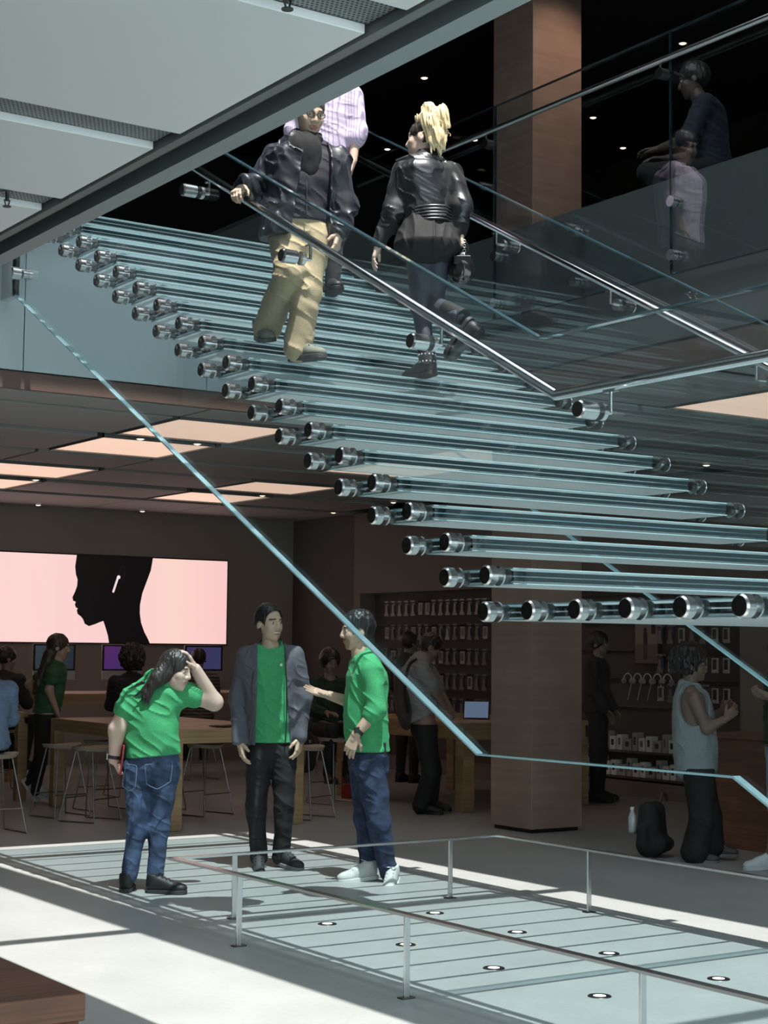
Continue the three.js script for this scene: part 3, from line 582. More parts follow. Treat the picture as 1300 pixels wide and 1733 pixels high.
    const F = (x, y, z) => { let d = u(x, y, z); if (d > 0.06) return d; d += amp * (0.8 * n3(x * 10, y * 16 + x * 8, z * 10) - 0.5 * ridge(x * 9 + 5, y * 22 + x * 10, z * 9)); return Math.max(d, y - waist - (c.tilt ?? 0) * x); };
    mesh(c.name ?? 'trousers', net(bounded(F, u, 0.01), cell * 0.75), c.mat, root);
  }
  for (const l of legs) if (l.foot && q.shoe) {
    const heel = J(l.foot[0]), toe = J(l.foot[1]), z = unit(sub(toe, heel)), up = l.foot[2] ?? [0, 1, 0], x = unit(cross(up, z)), y = cross(z, x), k = (q.shoe.k ?? 1);
    const sh = new THREE.Group(); sh.name = q.shoe.name ?? 'shoe'; sh.matrix.makeBasis(V(...x), V(...y), V(...z)); sh.matrix.decompose(sh.position, sh.quaternion, sh.scale); sh.position.set(...heel); sh.scale.setScalar(k); root.add(sh);
    mesh('upper', shoeUpper, q.shoe.mat, sh); mesh('sole', shoeSole, q.shoe.sole ?? mBlack, sh); if (q.shoe.laces) mesh('laces', shoeLaces, q.shoe.laces, sh);
  }
  return { root, J, rows, arms, legs, hr };
}
// small things people wear or carry
function strap(p, a, b, r, m, name, w = 0.018) { // band round a limb between two points
  const d = b.clone().sub(a).normalize(), g = new THREE.CylinderGeometry(r, r, w, 24, 1, false); g.applyQuaternion(new THREE.Quaternion().setFromUnitVectors(V(0, 1, 0), d)); g.translate(...a.toArray()); return mesh(name, g, m, p);
}

// ---------- the people ----------
const GREEN = [0.07, 0.45, 0.175];
const green = mCloth(GREEN, 0.8), greenDark = mCloth([0.03, 0.12, 0.05], 0.85);
const mBlackCloth = mCloth([0.012, 0.012, 0.014], 0.8, { sheen: 0 }), mShoeBlack = M([0.012, 0.012, 0.013], 0.55), mRubber = M([0.035, 0.035, 0.036], 0.7), mCanvasWhite = mCloth([0.62, 0.63, 0.6], 0.8), mSoleWhite = M([0.6, 0.6, 0.57], 0.6);
function chestMark(p, at, size, turn) { // small white bitten-fruit mark printed on a shirt
  const s = new THREE.Shape(); s.moveTo(0, 0.32); s.bezierCurveTo(-0.5, 0.6, -0.7, -0.1, -0.3, -0.5); s.bezierCurveTo(-0.15, -0.62, -0.1, -0.5, 0, -0.5); s.bezierCurveTo(0.1, -0.5, 0.15, -0.62, 0.3, -0.5); s.bezierCurveTo(0.4, -0.4, 0.45, -0.3, 0.5, -0.2); s.bezierCurveTo(0.3, -0.1, 0.3, 0.15, 0.48, 0.25); s.bezierCurveTo(0.35, 0.45, 0.15, 0.42, 0, 0.32);
  const leaf = new THREE.Shape(); leaf.moveTo(0, 0.4); leaf.bezierCurveTo(0.02, 0.6, 0.15, 0.7, 0.25, 0.7); leaf.bezierCurveTo(0.25, 0.55, 0.15, 0.42, 0, 0.4);
  const g = new THREE.ExtrudeGeometry([s, leaf], { depth: 0.05, bevelEnabled: false }); g.scale(size, size, size);
  const m = mesh('printed_mark', g, mWhite, p); m.position.set(...at); m.rotation.y = turn;
}
function glasses(p, hr, m = mBlack) {
  const g = [];
  for (const s of [-1, 1]) { const t = new THREE.TorusGeometry(0.02, 0.0022, 6, 20); t.scale(1.1, 0.85, 1); t.translate(s * 0.031, 0.002, 0.1); g.push(t, bar([s * 0.053, 0.006, 0.098], [s * 0.078, 0.008, -0.01], 0.002, 6)); }
  g.push(bar([-0.01, 0.006, 0.103], [0.01, 0.006, 0.103], 0.002, 6));
  const o = mesh('glasses', g, m, p); o.applyMatrix4(hr);
}
{ // woman scratching her head, seen from behind
  const P = person({
    o: [4.6491, 0, -9.4256], ox: 247, oy: 1508, s: 273.2, yaw: 2.75, label: 'person in green T-shirt and blue jeans, seen from behind, scratching the head',
    skin: [0.62, 0.44, 0.36], girth: 1.3, legGirth: 1.14, head: [291, 1136, 0.03], headRot: [1.2, 0.16, -0.05], headSize: 0.98, hairColor: [0.022, 0.017, 0.015],
    torso: [[252, 1298, -0.02, 0.178, 0.135], [251, 1255, -0.02, 0.168, 0.13], [252, 1212, -0.03, 0.165, 0.13], [257, 1178, -0.04, 0.172, 0.12], [265, 1158, -0.03, 0.13, 0.085], [275, 1148, 0, 0.065, 0.06]],
    arms: [{ j: [[216, 1184, -0.02], [193, 1236, 0.02], [188, 1288, 0.0], [206, 1322, -0.03]], palm: [1, 0, 0], side: -1, curl: 0.75, sleeve: 0.36 }, { j: [[304, 1174, -0.04], [354, 1190, -0.1], [324, 1133, 0.0], [309, 1103, 0.03]], palm: [-0.9, -0.3, 0.2], side: 1, curl: 0.42, sleeve: 0.34 }],
    legs: [{ j: [[229, 1305, -0.02], [231, 1398, 0.0], [219, 1482, 0.03]], foot: [[216, 1508, 0.1], [212, 1508, -0.12]] }, { j: [[274, 1305, -0.02], [266, 1398, -0.02], [262, 1484, 0.0]], foot: [[249, 1509, 0.06], [290, 1508, 0.1]] }],
    top: { mat: green, hem: 1282, off: 0.011, wr: 0.014, fy: 17, fx: 5, tilt: 0.1, loose: 0.008, neckR: 0.07 },
    pants: { mat: mDenim([0.11, 0.158, 0.25]), waist: 1274, name: 'jeans', loose: 0.004, cuff: 0.048, wr: 0.009 }, shoe: { mat: mShoeBlack, sole: M([0.03, 0.03, 0.03], 0.6), laces: mShoeBlack },
    hair: { thick: 0.012, low: -0.1, noise: 0.0022, freq: 140, face: [0.07, 0.105, 0.07], faceY: -0.05, locks: [[[282, 1120, 0.03], [262, 1150, 0.1], 0.06, 0.05], [[280, 1142, 0.06], [254, 1160, 0.11], 0.045, 0.036], [[262, 1146, 0.1], [243, 1172, 0.12], 0.034, 0.022], [[256, 1154, 0.11], [244, 1190, 0.12], 0.022, 0.008], [[252, 1158, 0.12], [236, 1188, 0.115], 0.016, 0.005], [[248, 1160, 0.11], [225, 1180, 0.1], 0.014, 0.004], [[258, 1158, 0.12], [249, 1194, 0.125], 0.014, 0.004], [[238, 1156, 0.09], [212, 1168, 0.07], 0.012, 0.003]] },
  });
  strap(P.root, V(...P.J([188, 1284, 0])), V(...P.J([190, 1270, 0])), 0.041, M([0.02, 0.02, 0.02], 0.5), 'watch_strap', 0.022);
  mesh('watch_face', rbox(0.012, 0.036, 0.032, 0.004, ...P.J([176.5, 1283, 0.005])), mSteel, P.root);
  // seams and back pockets of the jeans
  const mSeam = M([0.14, 0.19, 0.28], 0.9), pk = (pts) => tube(pts.map((a) => P.J(a)), 0.0022, 5, 24, 0.1);
  mesh('back_pocket', [pk([[212, 1296, 0.1], [208, 1330, 0.11], [222, 1338, 0.135], [231, 1330, 0.142], [232, 1296, 0.125], [212, 1293, 0.105]])], mSeam, P.root);
  mesh('back_pocket', [pk([[246, 1294, 0.128], [250, 1326, 0.142], [268, 1334, 0.138], [288, 1322, 0.1], [290, 1290, 0.085], [246, 1294, 0.125]])], mSeam, P.root);
  const t = thing('tablet_case', 'thin red phone case held against the thigh of the person in green T-shirt and jeans', 'phone', [0, 0, 0], 0);
  const w = P.root.localToWorld ? (P.root.updateMatrixWorld(), V(...P.J([203, 1288, 0.03])).applyMatrix4(P.root.matrixWorld)) : V(); t.position.copy(w); t.rotation.y = -YAW + 0.15; t.rotation.z = -0.1;
  mesh('case', rbox(0.012, 0.185, 0.1, 0.005), M([0.42, 0.03, 0.035], 0.4), t); mesh('glass', rbox(0.003, 0.172, 0.09, 0.001, 0.0065, 0, 0), mBlack, t);
}
{ // tall man in a grey bomber jacket
  const jm = mCloth([0.125, 0.125, 0.155], 0.75);
  const P = person({
    o: [5.8938, 0, -9.9948], ox: 462, oy: 1468, s: 245.3, yaw: 0.12, label: 'smiling person in open grey zip jacket over green T-shirt, black trousers', smile: true,
    skin: [0.56, 0.4, 0.29], head: [450, 1056, 0.02], headRot: [0.72, -0.02, 0.02], headSize: 1.04, neck: 0.95,
    torso: [[457, 1272, 0, 0.155, 0.105], [456, 1222, 0, 0.145, 0.1], [453, 1165, 0, 0.168, 0.115], [452, 1125, 0, 0.185, 0.11], [452, 1106, 0, 0.15, 0.08], [452, 1092, 0.0, 0.07, 0.06]],
    arms: [{ j: [[410, 1113, 0], [398, 1185, -0.03], [403, 1258, 0.05], [413, 1300, 0.09]], palm: [1, 0, -0.3], side: 1, curl: 0.4, k: 1.05, sleeve: 1.97 }, { j: [[494, 1111, 0], [508, 1180, -0.02], [506, 1250, 0.04], [500, 1290, 0.07]], palm: [-1, 0, -0.4], side: -1, curl: 0.45, k: 1.05, sleeve: 1.97 }],
    legs: [{ j: [[437, 1280, 0], [432, 1365, 0.02], [438, 1452, 0]], foot: [[437, 1467, -0.04], [441, 1480, 0.17]] }, { j: [[477, 1280, 0], [480, 1362, 0.02], [475, 1450, -0.03]], foot: [[468, 1464, -0.08], [503, 1469, 0.1]] }],
    top: { mat: green, hem: 1258, off: 0.01, wr: 0.012, fx: 10, fy: 9, sleeve: 0.4, neckR: 0.072, loose: 0 },
    jacket: { mat: jm, hem: 1262, off: 0.022, sleeve: 1.97, loose: 0.017, wr: 0.012, open: 0.112, openTaper: -0.02, neckR: 0.078, neckUp: 0.03, fy: 15, fx: 10 },
    pants: { mat: mBlackCloth, waist: 1246, loose: 0.014, cuff: 0.05, wr: 0.01 }, shoe: { mat: M([0.03, 0.032, 0.036], 0.7), sole: M([0.25, 0.25, 0.25], 0.6), laces: mShoeBlack, k: 1.06 },
    hair: { thick: 0.014, low: -0.055, ears: true, noise: 0.003, freq: 120, face: [0.105, 0.118, 0.082], faceY: -0.028 }, hairColor: [0.008, 0.007, 0.007],
  });
  const cuffs = P.arms.map((a) => { const d = sub(a.wr, a.el); return bar(V(...add(a.wr, unit(d), -0.035)), V(...add(a.wr, unit(d), 0.012)), 0.043, 20); });
  mesh('jacket_cuff', cuffs[0], mCloth([0.09, 0.09, 0.11], 0.85), P.root); mesh('jacket_cuff', cuffs[1], mCloth([0.09, 0.09, 0.11], 0.85), P.root);
  mesh('zip', [tube([[428, 1106, 0.085], [425, 1160, 0.135], [424, 1222, 0.115], [421, 1262, 0.115]].map(P.J), 0.004, 6), tube([[479, 1104, 0.085], [482, 1160, 0.13], [483, 1222, 0.11], [482, 1258, 0.11]].map(P.J), 0.004, 6)], mSteelDark, P.root);
  chestMark(P.root, P.J([473, 1126, 0.126]), 0.02, 0.2);
}
{ // bearded man in a green long-sleeved top, in profile
  const P = person({
    o: [6.0994, 0, -9.127], ox: 622, oy: 1490, s: 258.9, yaw: -1.32, label: 'person in green long-sleeved top and jeans, in profile, one hand held out', stubble: true,
    skin: [0.5, 0.34, 0.25], girth: 1.12, legGirth: 1.25, head: [600, 1069, 0.0], headRot: [-1.36, 0.04, 0], headSize: 1.02,
    torso: [[622, 1288, 0, 0.165, 0.125], [618, 1245, 0, 0.165, 0.135], [616, 1195, 0, 0.17, 0.132], [617, 1150, 0, 0.185, 0.125], [613, 1122, 0, 0.15, 0.085], [607, 1106, 0, 0.065, 0.062]],
    arms: [{ j: [[625, 1136, 0.17], [634, 1203, 0.2], [600, 1243, 0.22], [585, 1280, 0.22]], palm: [0.3, 0.2, -1], side: 1, curl: 0.5, sleeve: 1.22, k: 1.05 }, { j: [[606, 1135, -0.17], [601, 1196, -0.2], [552, 1180, -0.12], [514, 1169, -0.08]], palm: [0.1, 0.9, 0.5], side: -1, curl: 0.12, spread: 0.1, sleeve: 1.1, k: 1.1 }],
    legs: [{ j: [[624, 1295, 0.08], [641, 1390, 0.12], [657, 1474, 0.06]], foot: [[669, 1487, 0.0], [657, 1505, 0.2]] }, { j: [[616, 1295, -0.08], [618, 1388, -0.06], [624, 1468, -0.06]], foot: [[640, 1488, -0.04], [575, 1493, 0.06]] }],
    top: { mat: green, hem: 1273, off: 0.01, wr: 0.013, fy: 12, fx: 8, neckR: 0.078, loose: 0.012, sleeve: 1.22 },
    pants: { mat: mDenim([0.052, 0.072, 0.13]), waist: 1274, name: 'jeans', loose: 0.008, cuff: 0.052, wr: 0.012 }, shoe: { mat: mCanvasWhite, sole: mSoleWhite, laces: mWhite, k: 1.06 },
    hair: { thick: 0.017, low: -0.07, ears: true, noise: 0.005, freq: 70, face: [0.1, 0.112, 0.08], faceY: -0.035 }, hairColor: [0.012, 0.011, 0.011],
  });
  const a = P.arms[0], d = unit(sub(a.wr, a.el)), w = V(...add(a.wr, d, -0.03));
  strap(P.root, w, V(...a.wr), 0.036, M([0.012, 0.012, 0.012], 0.5), 'watch_strap', 0.024);
  mesh('watch_face', rbox(0.034, 0.04, 0.012, 0.006, w.x - 0.01, w.y + 0.012, w.z + 0.034), mBlack, P.root);
  for (const x of P.arms) { const e = unit(sub(x.wr, x.el)), c = V(...mix3(x.el, x.wr, 0.12)); for (const k of [0, 1, 2]) strap(P.root, c.clone().addScaledVector(V(...e), k * 0.016), V(...x.wr), 0.058 - k * 0.002, green, 'sleeve_fold', 0.011); }
  mesh('back_pouch', rbox(0.1, 0.115, 0.03, 0.012, ...P.J([644, 1293, 0.12])), mDenim([0.052, 0.072, 0.13]), P.root).rotation.set(0, 0, 0);
  mesh('pocket_phone', rbox(0.02, 0.09, 0.055, 0.006, ...P.J([649, 1268, 0.1])), mBlack, P.root);
  chestMark(P.root, P.J([592, 1143, 0.12]), 0.022, -0.9);
}
{ // man coming down the stairs, one hand on the rail
  const mj = M([0.014, 0.016, 0.023], 0.42, 0, { sheen: 0.12, sheenColor: new THREE.Color(0.5, 0.5, 0.7) });
  const P = person({
    o: [4.564, 3.038, -7.55], ox: 505, oy: 612, s: 314.3, yaw: 0.35, label: 'person in dark jacket and khaki trousers coming down the glass stairs, hand on rail',
    skin: [0.5, 0.36, 0.27], head: [519, 188, 0.06], headRot: [0.45, 0.32, 0], headSize: 0.98,
    torso: [[504, 394, 0.0, 0.15, 0.115], [506, 352, 0.0, 0.155, 0.125], [512, 300, 0.02, 0.17, 0.125], [515, 265, 0.02, 0.17, 0.115], [515, 243, 0.02, 0.12, 0.085], [517, 228, 0.03, 0.065, 0.06]],
    arms: [{ j: [[460, 258, 0], [428, 308, -0.02], [409, 322, 0.14], [398, 340, 0.22]], palm: [0.1, -1, 0.1], side: 1, curl: 0.85, k: 0.95, sleeve: 1.8 }, { j: [[566, 262, 0], [578, 335, -0.02], [573, 392, 0.03], [566, 425, 0.06]], palm: [-1, 0, -0.3], side: -1, curl: 0.5, sleeve: 1.9, k: 0.95 }],
    legs: [{ j: [[484, 400, 0.02], [490, 465, 0.12], [447, 545, -0.16]], foot: [[432, 556, -0.28], [450, 572, -0.08], [0, 0.8, 0.5]] }, { j: [[525, 400, 0], [519, 490, 0.05], [503, 588, 0.02]], foot: [[491, 610, -0.04], [540, 612, 0.12]] }],
    top: { mat: mCloth([0.03, 0.027, 0.038], 0.8), name: 'vest', hem: 372, off: 0.006, sleeve: 0, neckR: 0.06, wr: 0.01 },
    jacket: { mat: mj, hem: 402, off: 0.03, sleeve: 1.85, loose: 0.026, wr: 0.024, open: 0.1, openTaper: -0.03, openX: 0.02, neckR: 0.075, fy: 18, fx: 14, flare: [0.03, 0.02, 0, 0, 0, 0] },
    pants: { mat: mCloth([0.56, 0.44, 0.27], 0.8), waist: 372, loose: 0.022, cuff: 0.062, wr: 0.014 }, shoe: { mat: M([0.16, 0.17, 0.14], 0.7), sole: M([0.05, 0.05, 0.045], 0.7), laces: mBlackCloth },
    hair: { thick: 0.008, low: -0.02, ears: true, noise: 0.002 }, hairColor: [0.06, 0.055, 0.05],
  });
  const c = P.J([513, 258, 0.13]); // dark scarf on the chest
  const scarf = join([ell(add(c, [-0.01, 0.02, -0.03]), [0.1, 0.09, 0.07]), ell(add(c, [0.0, -0.06, -0.015]), [0.085, 0.12, 0.05]), ell(P.J([517, 231, 0.04]), [0.085, 0.045, 0.075])], 0.04);
  mesh('scarf', net(bounded((x, y, z) => scarf(x, y, z) + 0.006 * n3(x * 40, y * 20, z * 40), scarf), 0.007), M([0.008, 0.008, 0.01], 0.9), P.root);
  mesh('zip', tube([[517, 300, 0.152], [518, 330, 0.148], [518, 366, 0.14]].map(P.J), 0.003, 5), mSteel, P.root);
  glasses(P.root, P.hr);
}
{ // woman in a leather jacket walking up, bun of fair hair
  const leather = M([0.02, 0.021, 0.025], 0.3, 0, { clearcoat: 0.5, clearcoatRoughness: 0.35 });
  const P = person({
    o: [5.385, 3.038, -7.53], ox: 718, oy: 637, s: 299, yaw: -2.5, label: 'person with messy blonde bun in black leather jacket walking up the glass stairs',
    skin: [0.6, 0.42, 0.34], head: [714, 226, 0], headRot: [-2.0, -0.05, 0.1], headSize: 0.97, handK: 0.92,
    torso: [[724, 408, 0, 0.14, 0.11], [722, 362, 0, 0.122, 0.095], [720, 318, 0, 0.138, 0.1], [719, 285, 0, 0.155, 0.1], [719, 270, 0, 0.12, 0.075], [719, 258, 0, 0.06, 0.055]],
    arms: [{ j: [[678, 284, 0.0], [664, 350, 0.02], [638, 410, 0.0], [625, 448, 0.0]], palm: [1, 0, 0], side: -1, curl: 0.4, sleeve: 1.9, k: 0.92 }, { j: [[761, 286, 0.0], [778, 345, 0.04], [777, 388, 0.02], [781, 416, 0.02]], palm: [-1, 0, 0], side: 1, curl: 1.0, sleeve: 1.92, k: 0.9 }],
    legs: [{ j: [[708, 418, 0], [711, 512, -0.05], [722, 600, 0.02]], foot: [[736, 634, 0.05], [694, 638, -0.12]] }, { j: [[738, 418, 0], [734, 508, -0.05], [771, 545, 0.22]], foot: [[792, 548, 0.26], [758, 600, 0.2], [0.8, 0.4, 0.5]] }],
    top: { mat: mBlackCloth, name: 'tunic', hem: 466, off: 0.012, sleeve: 0, wr: 0.016, fy: 5, fx: 18, flare: [0.055, 0.01, 0, 0, 0, 0] },
    jacket: { mat: leather, hem: 378, off: 0.02, sleeve: 1.9, loose: 0.014, wr: 0.012, neckR: 0.066, fy: 16, fx: 12, tilt: 0.05 },
    pants: { mat: M([0.03, 0.035, 0.055], 0.6), name: 'leggings', waist: 400, loose: 0.002, cuff: 0.042, wr: 0.006 }, shoe: { mat: M([0.025, 0.025, 0.026], 0.4), sole: M([0.02, 0.02, 0.02], 0.6), name: 'boot' },
    hair: { thick: 0.008, low: -0.07, noise: 0.004, freq: 90, ears: true, face: [0.07, 0.1, 0.075] }, hairColor: [0.03, 0.024, 0.018],
  });
  const bun = join([cap(P.J([722, 190, 0.04]), P.J([738, 188, 0.05]), 0.056, 0.05), cap(P.J([712, 196, 0.04]), P.J([722, 178, 0.05]), 0.04, 0.036), cap(P.J([744, 182, 0.05]), P.J([748, 205, 0.06]), 0.034, 0.03), cap(P.J([728, 200, 0.06]), P.J([734, 235, 0.08]), 0.055, 0.035), cap(P.J([742, 195, 0.05]), P.J([745, 245, 0.06]), 0.035, 0.014), cap(P.J([720, 205, 0.07]), P.J([720, 238, 0.09]), 0.035, 0.01), cap(P.J([735, 225, 0.09]), P.J([741, 262, 0.07]), 0.03, 0.006), cap(P.J([730, 225, 0.09]), P.J([726, 256, 0.09]), 0.022, 0.005)], 0.02);
  mesh('hair_bun', net(bounded((x, y, z) => bun(x, y, z) + 0.02 * n3(x * 34 + y * 8, y * 16, z * 34) + 0.022 * n3(x * 95 + y * 20, y * 14, z * 95), bun, 0.012), 0.0036), M([0.7, 0.56, 0.33], 0.5), P.root);
  const fly = []; // loose strands
  for (let i = 0; i < 80; i++) { const a = rnd() * 6.28, e = rnd() * 1.4 - 0.2, c = P.J([731, 200 + rnd() * 26, 0.05]), d = [Math.cos(a) * Math.cos(e) * 0.055, Math.sin(e) * 0.06, Math.sin(a) * Math.cos(e) * 0.05], p1 = add(c, d), p2 = add(p1, [d[0] * 0.5 + (rnd() - 0.5) * 0.04, 0.02 - rnd() * 0.05, d[2] * 0.4]), p3 = add(p2, [(rnd() - 0.5) * 0.03, -0.03 * rnd(), (rnd() - 0.5) * 0.03]); fly.push(tube([c, p1, p2, p3], 0.002, 4, 10)); }
  mesh('loose_strands', fly, M([0.62, 0.48, 0.28], 0.5), P.root);
  for (let i = 0; i < 5; i++) { const y = 352 + i * 5.5, pts = [[700, y + 2, 0.12], [722, y, 0.142], [748, y - 1, 0.125], [762, y + 1, 0.07]].map(P.J); mesh('quilted_rib', tube(pts, 0.007, 6, 20), leather, P.root); }
  mesh('zip', tube([[690, 300, 0.09], [700, 345, 0.12], [712, 378, 0.13]].map(P.J), 0.003, 5), mSteel, P.root);
  mesh('jacket_collar', tube([[668, 268, 0.03], [690, 262, 0.06], [718, 262, 0.08], [745, 264, 0.05]].map(P.J), 0.016, 8), leather, P.root);
  for (const [x, y] of [[722, 600], [724, 612]]) { const k = []; for (let i = 0; i < 14; i++) { const a = i / 14 * 6.28, b = new THREE.SphereGeometry(0.006, 6, 5), c = P.J([x, y, 0.02]); b.translate(c[0] + Math.cos(a) * 0.05, c[1], c[2] + Math.sin(a) * 0.05); k.push(b); } mesh('boot_studs', k, mSteel, P.root); }
  mesh('boot_shaft', bar(P.J([718, 570, 0.0]), P.J([724, 618, 0.02]), 0.05, 18), M([0.025, 0.025, 0.026], 0.4), P.root);
  mesh('boot_shaft', bar(P.J([752, 526, 0.12]), P.J([780, 548, 0.24]), 0.048, 18), M([0.025, 0.025, 0.026], 0.4), P.root);
  // hand bag hanging from the right hand
  P.root.updateMatrixWorld();
  const b = thing('handbag', 'glossy black bucket handbag in the hand of the leather jacket wearer', 'bag'); b.position.copy(V(...P.J([780, 446, 0.02])).applyMatrix4(P.root.matrixWorld)); b.rotation.y = -YAW;
  const f = join([ell([0, -0.03, 0], [0.078, 0.075, 0.05]), ell([0, 0.03, 0], [0.05, 0.06, 0.035])], 0.04);
  mesh('bag_body', net(bounded((x, y, z) => f(x, y, z) + 0.008 * n3(x * 60, y * 14, z * 60), f), 0.006), M([0.01, 0.01, 0.011], 0.2, 0, { clearcoat: 0.6 }), b);
  mesh('flap', rbox(0.1, 0.05, 0.012, 0.005, 0, 0.025, 0.042), M([0.012, 0.012, 0.013], 0.25), b);
  mesh('handle', tube([[-0.03, 0.08, 0], [-0.028, 0.125, 0], [0, 0.145, 0], [0.028, 0.125, 0], [0.03, 0.08, 0]], 0.007, 8), M([0.012, 0.012, 0.013], 0.3), b);
  mesh('chain', [0, 1, 2, 3, 4].map((i) => new THREE.TorusGeometry(0.009, 0.0025, 5, 10).rotateY(i % 2 ? 1.5 : 0).translate(0.012, 0.08 + i * 0.014, 0.025)), mSteel, b);
  mesh('tassel', [bar([0.012, -0.01, 0.052], [0.012, -0.07, 0.054], 0.003, 6), bar([-0.07, -0.09, 0.01], [-0.072, -0.12, 0.01], 0.004, 6)], mSteel, b);
}
// stripes of the shirt seen behind the man on the stairs
const stripeTex = canvasTex(64, 64, (c) => { c.fillStyle = '#cdbfd6'; c.fillRect(0, 0, 64, 64); c.fillStyle = '#a596b4'; for (let i = 0; i < 4; i++) c.fillRect(i * 16, 0, 4, 64); }); stripeTex.wrapS = stripeTex.wrapT = THREE.RepeatWrapping; stripeTex.repeat.set(14, 14);
person({ // follows him down, shirt in lilac stripes
  o: [5.6, 3.783, -8.97], ox: 545, oy: 500, s: 262, yaw: 0.6, label: 'person in lilac striped shirt on the stairs, half hidden behind the dark jacket', cell: 0.013, fine: 0.005, fineHand: 0.005,
  skin: [0.55, 0.4, 0.31], head: [548, 92, 0.03], headSize: 0.97, headRot: [0.6, 0.2, 0],
  torso: [[545, 290, 0, 0.16, 0.12], [545, 250, 0, 0.155, 0.12], [545, 200, 0, 0.185, 0.13], [546, 160, 0, 0.2, 0.12], [547, 143, 0, 0.13, 0.08], [548, 130, 0, 0.06, 0.055]],
  arms: [{ j: [[504, 152, 0], [495, 215, 0], [500, 270, 0.05], [505, 300, 0.07]], palm: [1, 0, 0], side: 1, sleeve: 1.2 }, { j: [[589, 152, 0], [598, 215, 0], [594, 270, 0.05], [588, 300, 0.07]], palm: [-1, 0, 0], side: -1, sleeve: 1.2 }],
  legs: [{ j: [[525, 300, 0], [527, 400, 0.03], [527, 480, 0]], foot: [[524, 499, -0.06], [534, 499, 0.1]] }, { j: [[565, 300, 0], [563, 400, 0.03], [562, 480, 0]], foot: [[556, 499, -0.06], [566, 499, 0.1]] }],
  top: { mat: M(null, 0.8, 0, { map: stripeTex }), hem: 292, off: 0.018, sleeve: 1.3, loose: 0.028, wr: 0.006 }, pants: { mat: mCloth([0.05, 0.05, 0.06]), waist: 300 }, shoe: { mat: mShoeBlack }, hairColor: [0.05, 0.04, 0.03], hair: { low: -0.08 },
});

// ---------- furniture and goods ----------
const woodTex = noiseTex(512, 512, (u, v) => { const w = vn(u * 4, v * 24, 24), g = vn(u * 3 + w, v * 180, 180), n = fbm(u, v, 4, 4), k = 0.8 + 0.22 * w + 0.14 * g + 0.2 * (n - 0.45); return [160 * k, 132 * k, 95 * k].map((c) => cl(c, 0, 255)); }, true, [0.7, 0.7]);
const woodDarkTex = noiseTex(512, 512, (u, v) => { const w = vn(u * 4, v * 20, 20), g = vn(u * 5 + w, v * 220, 220), n = fbm(u, v, 5, 4), k = 0.75 + 0.2 * w + 0.22 * g + 0.25 * (n - 0.45); return [120 * k, 80 * k, 60 * k].map((c) => cl(c, 0, 255)); }, true, [1.1, 1.1]);
const mWood = M(null, 0.5, 0, { map: woodTex }), mWoodDark = M(null, 0.6, 0, { map: woodDarkTex });
function parsons(label, x0, x1, z0, z1, h, apron, leg) {
  const t = thing('wooden_table', label, 'table', [(x0 + x1) / 2, 0, (z0 + z1) / 2]), w = x1 - x0, d = z1 - z0;
  mesh('tabletop', rbox(w, 0.045, d, 0.005, 0, h - 0.0225, 0), mWood, t);
  mesh('apron', [box(-w / 2 + 0.003, w / 2 - 0.003, h - apron, h - 0.045, d / 2 - 0.04, d / 2 - 0.003), box(-w / 2 + 0.003, w / 2 - 0.003, h - apron, h - 0.045, -d / 2 + 0.003, -d / 2 + 0.04), box(-w / 2 + 0.003, -w / 2 + 0.04, h - apron, h - 0.045, -d / 2, d / 2), box(w / 2 - 0.04, w / 2 - 0.003, h - apron, h - 0.045, -d / 2, d / 2)], mWood, t);
  for (const sx of [-1, 1]) for (const sz of [-1, 1]) mesh('leg', rbox(leg, h - 0.045, leg, 0.005, sx * (w / 2 - leg / 2), (h - 0.045) / 2, sz * (d / 2 - leg / 2)), mWood, t);
  return t;
}
parsons('long pale wooden table behind the person scratching the head', 6.29, 7.56, -14.85, -12.32, 0.83, 0.115, 0.1);
parsons('wooden table at the left edge carrying a white paper bag', 4.5, 6.33, -17.6, -15.5, 0.86, 0.11, 0.1);
parsons('rear wooden counter with three computers below the pink wall screen', 7.0, 10.9, -18.9, -17.7, 0.97, 0.12, 0.1);
parsons('wooden table left of the column, seen below the glass panel', 9.36, 10.9, -14.6, -12.42, 0.83, 0.16, 0.13);
{ // corner of a dark wooden block table in the foreground
  const t = thing('foreground_table', 'dark brown end-grain wooden table corner at the bottom left', 'table', [1.15, 0, -3.75]);
  mesh('tabletop', rbox(0.78, 0.06, 1.3, 0.006, 0, 0.72, -0.302), mWoodDark, t);
  mesh('apron', rbox(0.76, 0.3, 1.28, 0.006, 0, 0.54, -0.302), mWoodDark, t);
  for (const sx of [-1, 1]) for (const sz of [-1, 1]) mesh('leg', rbox(0.12, 0.69, 0.12, 0.005, sx * 0.32, 0.345, sz * 0.57 - 0.302), mWoodDark, t);
}
